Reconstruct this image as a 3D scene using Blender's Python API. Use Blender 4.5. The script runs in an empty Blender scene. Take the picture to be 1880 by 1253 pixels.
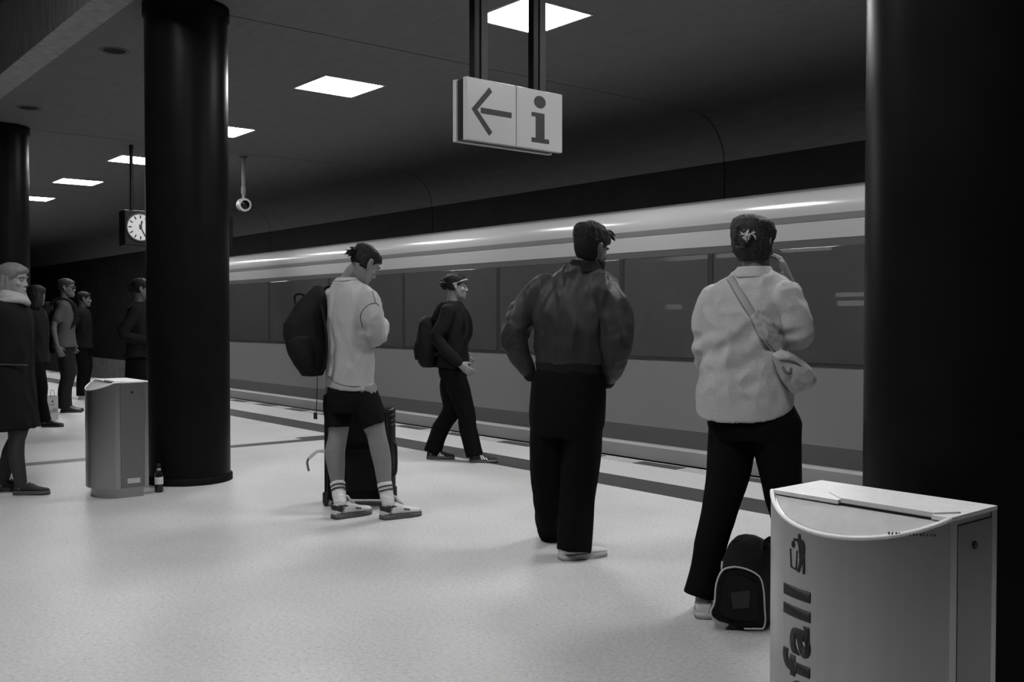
import bpy, bmesh, math, random
from mathutils import Vector, Matrix, Euler, noise
from mathutils.bvhtree import BVHTree

random.seed(7)
SC = bpy.context.scene
COL = SC.collection
R = math.radians

# ------------------------------------------------------------------ camera
F = 1800.0                      # focal length in pixels of the 1880 px wide frame
CAMZ = 1.30
cam_d = bpy.data.cameras.new('camera')
cam_d.sensor_width = 36.0
cam_d.lens = F / 1880.0 * 36.0
cam_d.clip_end = 200
cam = bpy.data.objects.new('camera', cam_d)
COL.objects.link(cam)
cam.location = (0, 0, CAMZ)
cam.rotation_euler = (R(90 - 1.32), 0, R(50.5))
SC.camera = cam

# ------------------------------------------------------------------ exposure, world, lamp strength
SC.view_settings.view_transform = 'Standard'
SC.view_settings.look = 'None'
SC.view_settings.exposure = 0.0
SC.view_settings.gamma = 1.0
SC.view_settings.use_curve_mapping = False
W = bpy.data.worlds.new('world')
SC.world = W
W.use_nodes = True
W.node_tree.nodes['Background'].inputs[0].default_value = (0.5, 0.5, 0.5, 1)
W.node_tree.nodes['Background'].inputs[1].default_value = 0.0
SC.cycles.use_denoising = True
SC.cycles.max_bounces = 6
SC.cycles.diffuse_bounces = 4
SC.cycles.sample_clamp_indirect = 4.0
LAMP = 50.0                     # radiance of the square ceiling lamps
LAMP_HIGH = 57.0                # lamps of the raised ceiling over the platform middle

# ------------------------------------------------------------------ pixel helpers (measured off the photograph)
_M = Euler((R(90 - 1.32), 0, R(50.5))).to_matrix()
RIGHT, UP, FWD = _M.col[0].copy(), _M.col[1].copy(), -_M.col[2]
FH = Vector((FWD.x, FWD.y, 0)).normalized()
CAMP = Vector((0, 0, CAMZ))
def ray(px, py): return (FWD + RIGHT * ((px - 940) / F) + UP * ((626.5 - py) / F))
def P(px, py, d): return CAMP + ray(px, py) * d
def on_z(px, py, z=0.0):
    r = ray(px, py); return CAMP + r * ((z - CAMZ) / r.z)
def on_x(px, py, x):
    r = ray(px, py); return CAMP + r * (x / r.x)
def on_y(px, py, y):
    r = ray(px, py); return CAMP + r * (y / r.y)
def fdir(a):                    # horizontal direction, a degrees to the right of straight away from the viewer
    return FH * math.cos(R(a)) + RIGHT * math.sin(R(a))
def depth(p): return (p - CAMP).dot(FWD)

# ------------------------------------------------------------------ materials
def mat(name, g, rough=0.6, metal=0.0, spec=0.5, nscale=0, namt=0.0, bump=0.0, bscale=200, stretch=(1, 1, 1), coat=0.0, detail=4):
    m = bpy.data.materials.new(name); m.use_nodes = True
    nt = m.node_tree; b = nt.nodes['Principled BSDF']
    b.inputs['Base Color'].default_value = (g, g, g, 1)
    b.inputs['Roughness'].default_value = rough
    b.inputs['Metallic'].default_value = metal
    b.inputs['Specular IOR Level'].default_value = spec
    if coat:
        b.inputs['Coat Weight'].default_value = coat; b.inputs['Coat Roughness'].default_value = 0.12
    if nscale or bump:
        tc = nt.nodes.new('ShaderNodeTexCoord'); mp = nt.nodes.new('ShaderNodeMapping')
        mp.inputs['Scale'].default_value = stretch
        nt.links.new(tc.outputs['Object'], mp.inputs[0])
    if nscale:
        n = nt.nodes.new('ShaderNodeTexNoise'); n.inputs['Scale'].default_value = nscale; n.inputs['Detail'].default_value = detail
        nt.links.new(mp.outputs[0], n.inputs[0])
        r = nt.nodes.new('ShaderNodeMapRange')
        r.inputs['From Min'].default_value = 0.3; r.inputs['From Max'].default_value = 0.7
        r.inputs['To Min'].default_value = max(0, g * (1 - namt)); r.inputs['To Max'].default_value = min(1, g * (1 + namt))
        nt.links.new(n.outputs[0], r.inputs[0])
        nt.links.new(r.outputs[0], b.inputs['Base Color'])
    if bump:
        n2 = nt.nodes.new('ShaderNodeTexNoise'); n2.inputs['Scale'].default_value = bscale; n2.inputs['Detail'].default_value = 3
        nt.links.new(mp.outputs[0], n2.inputs[0])
        bp = nt.nodes.new('ShaderNodeBump'); bp.inputs['Strength'].default_value = bump; bp.inputs['Distance'].default_value = 0.004
        nt.links.new(n2.outputs[0], bp.inputs['Height']); nt.links.new(bp.outputs[0], b.inputs['Normal'])
    return m

def emit(name, strength, g=1.0):
    m = bpy.data.materials.new(name); m.use_nodes = True
    nt = m.node_tree; nt.nodes.remove(nt.nodes['Principled BSDF'])
    e = nt.nodes.new('ShaderNodeEmission'); e.inputs[0].default_value = (g, g, g, 1); e.inputs[1].default_value = strength
    nt.links.new(e.outputs[0], nt.nodes['Material Output'].inputs[0])
    return m

def terrazzo():
    m = mat('terrazzo', 0.5, rough=0.42, spec=0.42)
    nt = m.node_tree; b = nt.nodes['Principled BSDF']
    tc = nt.nodes.new('ShaderNodeTexCoord')
    n1 = nt.nodes.new('ShaderNodeTexNoise'); n1.inputs['Scale'].default_value = 55; n1.inputs['Detail'].default_value = 3
    n2 = nt.nodes.new('ShaderNodeTexNoise'); n2.inputs['Scale'].default_value = 1.1; n2.inputs['Detail'].default_value = 3
    v = nt.nodes.new('ShaderNodeTexVoronoi'); v.inputs['Scale'].default_value = 58; v.inputs['Randomness'].default_value = 1
    for n in (n1, n2, v): nt.links.new(tc.outputs['Object'], n.inputs['Vector'])
    r1 = nt.nodes.new('ShaderNodeMapRange'); r1.inputs[1].default_value = .3; r1.inputs[2].default_value = .7; r1.inputs[3].default_value = .47; r1.inputs[4].default_value = .60
    nt.links.new(n1.outputs[0], r1.inputs[0])
    r2 = nt.nodes.new('ShaderNodeMapRange'); r2.inputs[1].default_value = .3; r2.inputs[2].default_value = .7; r2.inputs[3].default_value = .9; r2.inputs[4].default_value = 1.06
    nt.links.new(n2.outputs[0], r2.inputs[0])
    mu = nt.nodes.new('ShaderNodeMath'); mu.operation = 'MULTIPLY'
    nt.links.new(r1.outputs[0], mu.inputs[0]); nt.links.new(r2.outputs[0], mu.inputs[1])
    # dark stone chips: only the cells whose random value is high
    sep = nt.nodes.new('ShaderNodeSeparateColor'); nt.links.new(v.outputs['Color'], sep.inputs[0])
    gt = nt.nodes.new('ShaderNodeMath'); gt.operation = 'GREATER_THAN'; gt.inputs[1].default_value = .86
    nt.links.new(sep.outputs[0], gt.inputs[0])
    lt = nt.nodes.new('ShaderNodeMath'); lt.operation = 'LESS_THAN'; lt.inputs[1].default_value = .34
    nt.links.new(v.outputs['Distance'], lt.inputs[0])
    an = nt.nodes.new('ShaderNodeMath'); an.operation = 'MULTIPLY'
    nt.links.new(gt.outputs[0], an.inputs[0]); nt.links.new(lt.outputs[0], an.inputs[1])
    dk = nt.nodes.new('ShaderNodeMath'); dk.operation = 'MULTIPLY_ADD'; dk.inputs[1].default_value = -.22; dk.inputs[2].default_value = 1
    nt.links.new(an.outputs[0], dk.inputs[0])
    m2 = nt.nodes.new('ShaderNodeMath'); m2.operation = 'MULTIPLY'
    nt.links.new(mu.outputs[0], m2.inputs[0]); nt.links.new(dk.outputs[0], m2.inputs[1])
    nt.links.new(m2.outputs[0], b.inputs['Base Color'])
    return m

def glass_mat(name, g, mixglass):
    m = bpy.data.materials.new(name); m.use_nodes = True
    nt = m.node_tree; nt.nodes.remove(nt.nodes['Principled BSDF'])
    t = nt.nodes.new('ShaderNodeBsdfTransparent'); t.inputs[0].default_value = (g, g, g, 1)
    d = nt.nodes.new('ShaderNodeBsdfDiffuse'); d.inputs[0].default_value = (.085, .085, .085, 1)
    mx0 = nt.nodes.new('ShaderNodeMixShader'); mx0.inputs[0].default_value = mixglass
    gl = nt.nodes.new('ShaderNodeBsdfGlossy'); gl.inputs[1].default_value = .08
    fr = nt.nodes.new('ShaderNodeFresnel'); fr.inputs[0].default_value = 1.5
    mx = nt.nodes.new('ShaderNodeMixShader')
    nt.links.new(t.outputs[0], mx0.inputs[1]); nt.links.new(d.outputs[0], mx0.inputs[2])
    nt.links.new(fr.outputs[0], mx.inputs[0]); nt.links.new(mx0.outputs[0], mx.inputs[1]); nt.links.new(gl.outputs[0], mx.inputs[2])
    nt.links.new(mx.outputs[0], nt.nodes['Material Output'].inputs[0])
    return m

M_TERR = terrazzo()
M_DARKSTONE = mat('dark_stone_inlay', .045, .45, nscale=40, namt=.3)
M_WHITESTONE = mat('pale_edge_stone', .47, .5, nscale=60, namt=.12)
M_EDGE = mat('platform_edge_concrete', .35, .7, nscale=30, namt=.2)
M_CEIL = mat('ceiling_plaster', .14, .8, nscale=14, namt=.10, bump=.25, bscale=60, stretch=(.25, 1, 1))
M_CONC = mat('board_marked_concrete', .30, .85, nscale=9, namt=.35, bump=.5, bscale=18, stretch=(6, 1, .5))
M_BLACKWALL = mat('black_wall_panel', .012, .65, spec=.2, nscale=3, namt=.3)
M_CONCLOW = mat('tunnel_wall_concrete', .16, .85, nscale=6, namt=.25)
M_BACKWALL = mat('back_wall_paint', .16, .7, nscale=4, namt=.2)
M_TRACK = mat('track_ballast', .06, .9, nscale=30, namt=.5, bump=1, bscale=25)
M_RAIL = mat('rail_steel', .25, .35, 1.0)
M_COLUMN = mat('column_dark_enamel', .007, .36, spec=.07, nscale=5, namt=.15)
M_COLRING = mat('column_ring_black', .006, .6, spec=.08)
M_LAMPFRAME = mat('lamp_frame_white', .55, .5)
M_LAMP = emit('lamp_diffuser_glow', LAMP)
M_LAMPH = emit('lamp_diffuser_glow_high', LAMP_HIGH)
M_BLACK = mat('black_plastic', .012, .45)
M_BLACKMATTE = mat('matte_black', .010, .8, spec=.2)
M_GREYMETAL = mat('grey_metal', .30, .4, 1.0)
M_POST = mat('post_dark_paint', .010, .5, spec=.2)
M_POSTGREY = mat('post_grey_strip', .035, .5, spec=.25)
M_WHITEPL = mat('white_acrylic', .48, .35)
M_PRINT = mat('black_print', .012, .6)
M_STEEL = mat('brushed_steel', .41, .30, .95, nscale=60, namt=.03, stretch=(1, 1, .02), bump=.02, bscale=300)
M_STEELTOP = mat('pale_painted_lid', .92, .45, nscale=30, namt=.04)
M_GAP = mat('joint_black', .006, .9)
# ------------------------------------------------------------------ mesh helpers
def link(o): COL.objects.link(o); return o
def tag(o, label, cat, group=None):
    o['label'] = label; o['category'] = cat
    if group: o['group'] = group
    return o
def obj(name, bm, m, parent=None, smooth=False):
    me = bpy.data.meshes.new(name)
    bmesh.ops.recalc_face_normals(bm, faces=bm.faces[:])
    bm.to_mesh(me); bm.free()
    if m: me.materials.append(m)
    if smooth:
        for p in me.polygons: p.use_smooth = True
    o = link(bpy.data.objects.new(name, me))
    if parent: o.parent = parent; o.matrix_parent_inverse = parent_inv(parent)
    return o
def world_of(o):
    m = Matrix.LocRotScale(o.location, o.rotation_euler, o.scale)
    if o.parent: m = world_of(o.parent) @ o.matrix_parent_inverse @ m
    return m
def parent_inv(p): return world_of(p).inverted()
def empty(name, loc=(0, 0, 0)):
    o = link(bpy.data.objects.new(name, None)); o.location = loc; o.empty_display_size = .1
    return o
def struct(o): o['kind'] = 'structure'; return o
def auto_smooth(o, ang=40):
    o.data.polygons.foreach_set('use_smooth', [True] * len(o.data.polygons))
    o.data.set_sharp_from_angle(angle=R(ang))
    return o

def bx(bm, x0, x1, y0, y1, z0, z1, bev=0.0, M=None):
    r = bmesh.ops.create_cube(bm, size=1)
    vs = r['verts']
    for v in vs:
        v.co = Vector((x0 + (v.co.x + .5) * (x1 - x0), y0 + (v.co.y + .5) * (y1 - y0), z0 + (v.co.z + .5) * (z1 - z0)))
    if bev:
        es = list({e for v in vs for e in v.link_edges})
        g = bmesh.ops.bevel(bm, geom=vs + es, offset=bev, segments=2, affect='EDGES', profile=.5)
        vs = list({v for f in g['faces'] for v in f.verts} | {v for v in vs if v.is_valid})
    if M:
        for v in vs: v.co = M @ v.co
    return vs
def catmull(pts, n):
    if n <= 1 or len(pts) < 2: return list(pts)
    out = []
    for i in range(len(pts) - 1):
        p0 = pts[max(i - 1, 0)]; p1 = pts[i]; p2 = pts[i + 1]; p3 = pts[min(i + 2, len(pts) - 1)]
        for k in range(n):
            t = k / n
            out.append(.5 * ((2 * p1) + (p2 - p0) * t + (2 * p0 - 5 * p1 + 4 * p2 - p3) * t * t + (3 * p1 - p0 - 3 * p2 + p3) * t ** 3))
    out.append(pts[-1])
    return out
def lin(vals, n):
    out = []
    for i in range(len(vals) - 1):
        for k in range(n): out.append(vals[i] + (vals[i + 1] - vals[i]) * (k / n))
    out.append(vals[-1]); return out
def cat1(vals, n):
    return [v.x for v in catmull([Vector((v, 0, 0)) for v in vals], n)]
def skin_rings(bm, rings, cap=True):
    vr = [[bm.verts.new(p) for p in r] for r in rings]
    n = len(vr[0])
    for a, b in zip(vr[:-1], vr[1:]):
        for i in range(n): bm.faces.new((a[i], a[(i + 1) % n], b[(i + 1) % n], b[i]))
    if cap:
        bm.faces.new(list(reversed(vr[0]))); bm.faces.new(vr[-1])
    return vr
def tube(bm, pts, rad, seg=14, n=3, side=None, round_caps=True, cap=True):
    """loft along pts; rad = list of r or (a,b): a across 'side', b across the other way"""
    pts = [Vector(p) for p in pts]
    ra = [r[0] if isinstance(r, tuple) else r for r in rad]; rb = [r[1] if isinstance(r, tuple) else r for r in rad]
    P2 = catmull(pts, n); A = cat1(ra, n); B = cat1(rb, n)
    rings = []; prev = None
    N = len(P2)
    for i, p in enumerate(P2):
        t = (P2[min(i + 1, N - 1)] - P2[max(i - 1, 0)])
        if t.length < 1e-9: t = Vector((0, 0, 1))
        t.normalize()
        if side is not None:
            s = side - t * side.dot(t)
        else:
            if prev is None:
                s = t.orthogonal()
            else:
                s = prev - t * prev.dot(t)
        if s.length < 1e-6: s = t.orthogonal()
        s.normalize(); prev = s
        u = t.cross(s)
        a, b = A[i], B[i]
        if round_caps and i == 0 and cap:
            for q, k in ((.9, .35), (.5, .8)):
                c = p - t * min(a, b) * q
                rings.append([c + s * (a * k * math.cos(x)) + u * (b * k * math.sin(x)) for x in [2 * math.pi * j / seg for j in range(seg)]])
        rings.append([p + s * (a * math.cos(x)) + u * (b * math.sin(x)) for x in [2 * math.pi * j / seg for j in range(seg)]])
        if round_caps and i == N - 1 and cap:
            for q, k in ((.5, .8), (.9, .35)):
                c = p + t * min(a, b) * q
                rings.append([c + s * (a * k * math.cos(x)) + u * (b * k * math.sin(x)) for x in [2 * math.pi * j / seg for j in range(seg)]])
    skin_rings(bm, rings, cap)
def lathe(bm, prof, c=Vector((0, 0, 0)), seg=48, axis=None, cap=True, ring=False):
    """prof: list of (r, h) along axis"""
    ax = Vector((0, 0, 1)) if axis is None else axis.normalized()
    s = ax.orthogonal().normalized(); u = ax.cross(s)
    if ring: prof = prof + [prof[0]]; cap = False
    skin_rings(bm, [[c + ax * h + s * (r * math.cos(x)) + u * (r * math.sin(x)) for x in [2 * math.pi * j / seg for j in range(seg)]] for r, h in prof], cap)
def ell(bm, c, ax, seg=16, rings=10, M=None):
    """ellipsoid; ax: three axis vectors"""
    rr = []
    for i in range(1, rings):
        th = math.pi * i / rings
        rr.append([c + ax[2] * math.cos(th) + ax[0] * (math.sin(th) * math.cos(x)) + ax[1] * (math.sin(th) * math.sin(x)) for x in [2 * math.pi * j / seg for j in range(seg)]])
    skin_rings(bm, rr)
def prism(bm, poly, thick_vec):
    """poly: list of Vectors (any plane), extruded by thick_vec"""
    a = [bm.verts.new(p) for p in poly]; b = [bm.verts.new(p + thick_vec) for p in poly]
    n = len(poly)
    bm.faces.new(a); bm.faces.new(list(reversed(b)))
    for i in range(n): bm.faces.new((a[i], b[i], b[(i + 1) % n], a[(i + 1) % n]))
def extrude_x(bm, prof, x0, x1):
    prism(bm, [Vector((x0, y, z)) for y, z in prof], Vector((x1 - x0, 0, 0)))
def remesh(bm, voxel, it=3, fac=.5):
    me = bpy.data.meshes.new('tmp'); bmesh.ops.recalc_face_normals(bm, faces=bm.faces[:])
    bmesh.ops.triangulate(bm, faces=[f for f in bm.faces if len(f.verts) > 4])
    bm.to_mesh(me); bm.free()
    o = link(bpy.data.objects.new('tmp', me))
    m = o.modifiers.new('r', 'REMESH'); m.mode = 'VOXEL'; m.voxel_size = voxel
    if it:
        s = o.modifiers.new('s', 'SMOOTH'); s.factor = fac; s.iterations = it
    dg = bpy.context.evaluated_depsgraph_get()
    me2 = bpy.data.meshes.new_from_object(o.evaluated_get(dg))
    bpy.data.objects.remove(o); bpy.data.meshes.remove(me)
    return me2
def displace(me, fn):
    """move every vertex along its normal by fn(co, normal)"""
    nr = [v.normal.copy() for v in me.vertices]
    for v, nn in zip(me.vertices, nr):
        v.co += nn * fn(v.co, nn)
def mesh_obj(name, me, m, parent=None, smooth=True):
    me.name = name; me.materials.clear(); me.materials.append(m)
    if smooth: me.polygons.foreach_set('use_smooth', [True] * len(me.polygons))
    o = link(bpy.data.objects.new(name, me))
    if parent: o.parent = parent; o.matrix_parent_inverse = parent_inv(parent)
    return o
def bvh_of(me): return BVHTree.FromPolygons([v.co.copy() for v in me.vertices], [tuple(p.vertices) for p in me.polygons])
def base_origin(o):
    """put the origin of a world-space mesh at its base centre"""
    xs = [v.co for v in o.data.vertices]
    mn = Vector((min(v.x for v in xs), min(v.y for v in xs), min(v.z for v in xs)))
    mx = Vector((max(v.x for v in xs), max(v.y for v in xs), max(v.z for v in xs)))
    c = Vector(((mn.x + mx.x) / 2, (mn.y + mx.y) / 2, mn.z))
    o.data.transform(Matrix.Translation(-c)); o.location = c
    return o

# ------------------------------------------------------------------ setting
XN, XF = 9.0, -42.0             # near and far end of the hall
PITCH = 6.28                    # column and ceiling joint spacing
JX = [-7.70 + PITCH * k for k in range(-5, 3)]
CZ = 3.78                       # ceiling
floor_bm = bmesh.new()
bx(floor_bm, XF, XN, -7, 5.42, -.2, 0)
floor = struct(obj('floor', floor_bm, M_TERR))
b = bmesh.new(); bx(b, XF, XN, 5.42, 5.83, -.2, -.0005); obj('inlay_band', b, M_DARKSTONE, floor)
b = bmesh.new(); bx(b, XF, XN, 5.83, 6.40, -.2, 0); obj('pale_strip', b, M_WHITESTONE, floor)
b = bmesh.new(); bx(b, XF, XN, 6.40, 6.62, -.2, -.001); obj('edge_coping', b, M_EDGE, floor)
# dark rectangles set along the edge coping, one by one
rect_me = None
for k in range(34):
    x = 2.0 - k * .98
    if rect_me is None:
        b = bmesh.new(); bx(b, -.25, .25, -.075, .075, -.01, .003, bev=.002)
        o = obj('dark_edge_rect', b, M_DARKSTONE, floor); rect_me = o.data
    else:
        o = link(bpy.data.objects.new('dark_edge_rect', rect_me)); o.parent = floor
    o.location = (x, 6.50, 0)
# dark band across the platform, at the column line, with its stepped end
b = bmesh.new(); bx(b, -9.55, -9.36, -7, 5.42, -.03, .0012)
obj('cross_band', b, M_DARKSTONE, floor)
b = bmesh.new(); bx(b, -9.72, -9.36, 4.95, 5.43, -.03, .0014)
obj('cross_band_step', b, M_DARKSTONE, floor)
# track level
b = bmesh.new(); bx(b, XF, XN, 6.62, 10.2, -1.3, -1.05); tb = struct(obj('track_bed', b, M_TRACK))
for y in (7.45, 8.885):
    b = bmesh.new(); extrude_x(b, [(y - .07, -1.05), (y + .07, -1.05), (y + .07, -1.03), (y + .012, -1.0), (y + .012, -.93), (y + .036, -.92), (y + .036, -.885), (y - .036, -.885), (y - .036, -.92), (y - .012, -.93), (y - .012, -1.0), (y - .07, -1.03)], XF, XN)
    obj('rail', b, M_RAIL, tb)
b = bmesh.new(); bx(b, XF, XN, 6.50, 6.60, -1.1, -.2); struct(obj('platform_edge_wall', b, M_CONCLOW))
# tunnel wall behind the train: black panels over a grey plinth
wr = struct(empty('wall_right', (0, 9.75, 0)))
b = bmesh.new(); bx(b, XF, XN, 9.80, 10.1, -1.3, CZ + .3); obj('backing', b, M_GAP, wr)
b = bmesh.new(); bx(b, XF, XN, 9.70, 9.80, -1.1, .04); obj('plinth', b, M_CONCLOW, wr)
edges = [XF] + JX + [XN]
for x0, x1 in zip(edges[:-1], edges[1:]):
    b = bmesh.new(); bx(b, x0 + .008, x1 - .008, 9.745, 9.80, .045, 3.24)
    obj('wall_panel', b, M_BLACKWALL, wr)
b = bmesh.new()
bx(b, -25.6, -23.2, 9.715, 9.745, .95, 2.15)
pf = obj('poster_frame', b, M_BLACK, wr)
b = bmesh.new(); bx(b, -25.5, -23.3, 9.705, 9.716, 1.05, 2.05); obj('poster_panel', b, mat('dim_poster', .035, .5), pf)
# ceiling in slabs with a curved edge over the track, open joints between them
ceil = struct(empty('ceiling', (0, 5, CZ)))
prof = [(2.45, CZ), (9.15, CZ)]
for k in range(1, 13):
    a = R(90 * k / 12)
    prof.append((9.15 + .58 * math.sin(a), CZ - .55 * (1 - math.cos(a))))
prof += [(9.79, 3.23), (9.79, CZ + .2), (2.45, CZ + .2)]
for x0, x1 in zip(edges[:-1], edges[1:]):
    b = bmesh.new(); extrude_x(b, prof, x0 + .009, x1 - .009)
    o = obj('ceiling_panel', b, M_CEIL, ceil); auto_smooth(o, 30)
b = bmesh.new(); bx(b, XF, XN, 2.62, 9.8, CZ + .2, CZ + .3); obj('slab', b, M_GAP, ceil)
# step up to the higher ceiling over the platform middle
b = bmesh.new(); bx(b, XF, XN, 2.36, 2.62, CZ - .002, 4.50); struct(obj('ceiling_upstand', b, M_CONC))
b = bmesh.new(); bx(b, XF, XN, -7.2, 2.62, 4.47, 4.7); struct(obj('ceiling_high', b, mat('upper_slab', .05, .9, nscale=8, namt=.2)))
b = bmesh.new(); bx(b, XF, XN, -7.3, -7.0, -.2, 4.7); struct(obj('wall_left', b, M_BACKWALL))
b = bmesh.new(); bx(b, XF - .3, XF, -7.3, 10.1, -1.3, 4.7); struct(obj('wall_far', b, M_BLACKWALL))
b = bmesh.new(); bx(b, XN, XN + .3, -7.3, 10.1, -1.3, 4.7); struct(obj('wall_near', b, M_BACKWALL))

# ------------------------------------------------------------------ columns
def column(x, y, label):
    root = empty('column', (x, y, 0)); tag(root, label, 'column', 'round dark columns along the platform')
    c = Vector((x, y, 0))
    b = bmesh.new(); lathe(b, [(.318, .0), (.318, .04), (.318, CZ - .12), (.318, CZ)], c, 64); auto_smooth(obj('shaft', b, M_COLUMN, root))
    b = bmesh.new(); lathe(b, [(.30, .0), (.335, .0), (.335, .045), (.328, .055), (.30, .055)], c, 64, ring=True); auto_smooth(obj('base_ring', b, M_COLRING, root))
    b = bmesh.new(); lathe(b, [(.30, CZ - .10), (.328, CZ - .10), (.332, CZ - .09), (.332, CZ - .002), (.30, CZ - .002)], c, 64, ring=True); auto_smooth(obj('top_ring', b, M_COLRING, root))
    return root
COLX, COLY = -7.724, 3.002
column(COLX, COLY, 'round black column behind the steel bin and the brown bottle')
column(COLX + PITCH + .027, COLY, 'massive round black column at the right edge behind the nearest bin')
column(COLX - PITCH, COLY, 'round black column at the far left, behind the blurred blonde walker')
# ------------------------------------------------------------------ ceiling lamps
def lamp(x, y, z, m, label, group):
    root = empty('ceiling_lamp', (x, y, z)); tag(root, label, 'lamp', group)
    s = .36
    b = bmesh.new()
    for (x0, x1, y0, y1) in ((-s, s, -s, -s + .02), (-s, s, s - .02, s), (-s, -s + .02, -s + .02, s - .02), (s - .02, s, -s + .02, s - .02)):
        bx(b, x + x0, x + x1, y + y0, y + y1, z - .012, z + .03)
    obj('frame', b, M_LAMPFRAME, root)
    b = bmesh.new(); bx(b, x - s + .02, x + s - .02, y - s + .02, y + s - .02, z - .008, z + .012, bev=.004)
    obj('diffuser', b, m, root)
    return root
LBL = {0: 'glowing square ceiling lamp behind the posts of the arrow sign', 1: 'glowing square ceiling lamp between the big column and the hanging sign',
       2: 'glowing square ceiling lamp half hidden by the right side of the big column', 3: 'glowing square ceiling lamp half hidden by the left side of the big column',
       4: 'glowing square ceiling lamp standing clear left of the big column, above the clock', 5: 'farthest glowing ceiling lamp in view, just right of the far left column'}
for k in range(-1, 9):
    x = -6.14 - 3.155 * k
    lamp(x, 5.27, CZ, M_LAMP, LBL.get(k, 'square ceiling lamp of the same row, outside the photograph or hidden by a column'), 'square lamps over the platform edge')
for k in range(0, 2):
    lamp(-1.6 - 3.9 * k, 1.15, 4.47, M_LAMPH, 'square lamp in the raised ceiling above the middle of the platform, outside the photograph', 'square lamps of the raised ceiling')
# dark round recesses in the ceiling along the column line
def recess(x, y, label):
    root = empty('ceiling_speaker', (x, y, CZ)); tag(root, label, 'speaker', 'dark round ceiling fittings')
    b = bmesh.new(); lathe(b, [(.10, CZ - .004), (.135, CZ - .004), (.14, CZ + .01), (.10, CZ + .01)], Vector((x, y, 0)), 32, ring=True); obj('rim', b, mat('speaker_rim', .05, .6), root)
    b = bmesh.new(); lathe(b, [(.001, CZ - .002), (.105, CZ - .002), (.105, CZ + .01), (.001, CZ + .01)], Vector((x, y, 0)), 32); obj('grille', b, M_BLACKMATTE, root)
recess(-9.39, 2.97, 'dark round fitting in the ceiling, the nearer one left of the big column')
recess(-12.57, 2.99, 'dark round fitting in the ceiling, the farther one above the far left column')

# ------------------------------------------------------------------ hanging sign
def strokes_on(bm, pts, org, ex, ey, th):
    prism(bm, [org + ex * x + ey * y for x, y in pts], th)
def hanging_sign():
    X = -4.77; Y0, Y1 = 3.575, 4.36; Z0, Z1 = 2.385, 2.765
    root = empty('hanging_sign', (X, (Y0 + Y1) / 2, Z1)); tag(root, 'hanging white sign with black left arrow and letter i', 'sign')
    b = bmesh.new(); bx(b, X - .105, X - .035, Y0 + .012, Y1 - .012, Z0 + .008, Z1 - .006); obj('core', b, M_BLACK, root)
    for i, (y0, y1) in enumerate(((Y0, (Y0 + Y1) / 2 - .002), ((Y0 + Y1) / 2 + .002, Y1))):
        b = bmesh.new(); bx(b, X - .036, X, y0, y1, Z0, Z1, bev=.004); obj('front_panel', b, M_WHITEPL, root)
    b = bmesh.new(); bx(b, X - .14, X - .104, Y0, Y1, Z0, Z1, bev=.004); obj('rear_panel', b, M_WHITEPL, root)
    org = Vector((X + .0006, Y0, Z0)); ey = Vector((0, 0, 1)) * (Z1 - Z0); ex = Vector((0, 1, 0)) * ((Y1 - Y0) / 2); th = Vector((.0012, 0, 0))
    b = bmesh.new()
    strokes_on(b, [(.28, .45), (.90, .45), (.90, .54), (.28, .54)], org, ex, ey, th)
    strokes_on(b, [(.10, .495), (.21, .495), (.505, .82), (.445, .885)], org, ex, ey, th * 1.1)
    strokes_on(b, [(.10, .495), (.445, .105), (.505, .17), (.21, .495)], org, ex, ey, th * 1.2)
    obj('arrow_symbol', b, M_PRINT, root)
    b = bmesh.new()
    o2 = org + ex * 1.0
    strokes_on(b, [(.50 + .125 * math.cos(t), .80 + .105 * math.sin(t)) for t in [2 * math.pi * i / 28 for i in range(28)]], o2, ex, ey, th)
    strokes_on(b, [(.32, .115), (.70, .115), (.70, .19), (.60, .19), (.60, .615), (.32, .615), (.32, .545), (.41, .545), (.41, .19), (.32, .19)], o2, ex, ey, th)
    obj('letter_symbol', b, M_PRINT, root)
    for y in (3.735, 4.215):
        b = bmesh.new(); bx(b, X - .125, X - .07, y - .045, y, Z1 - .02, CZ + .02, bev=.003); p = obj('post', b, M_POST, root)
        b = bmesh.new(); bx(b, X - .115, X - .06, y + .0, y + .055, Z1 - .02, CZ + .02, bev=.003); obj('post_channel', b, M_POSTGREY, p)
    return root
hanging_sign()

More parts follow.
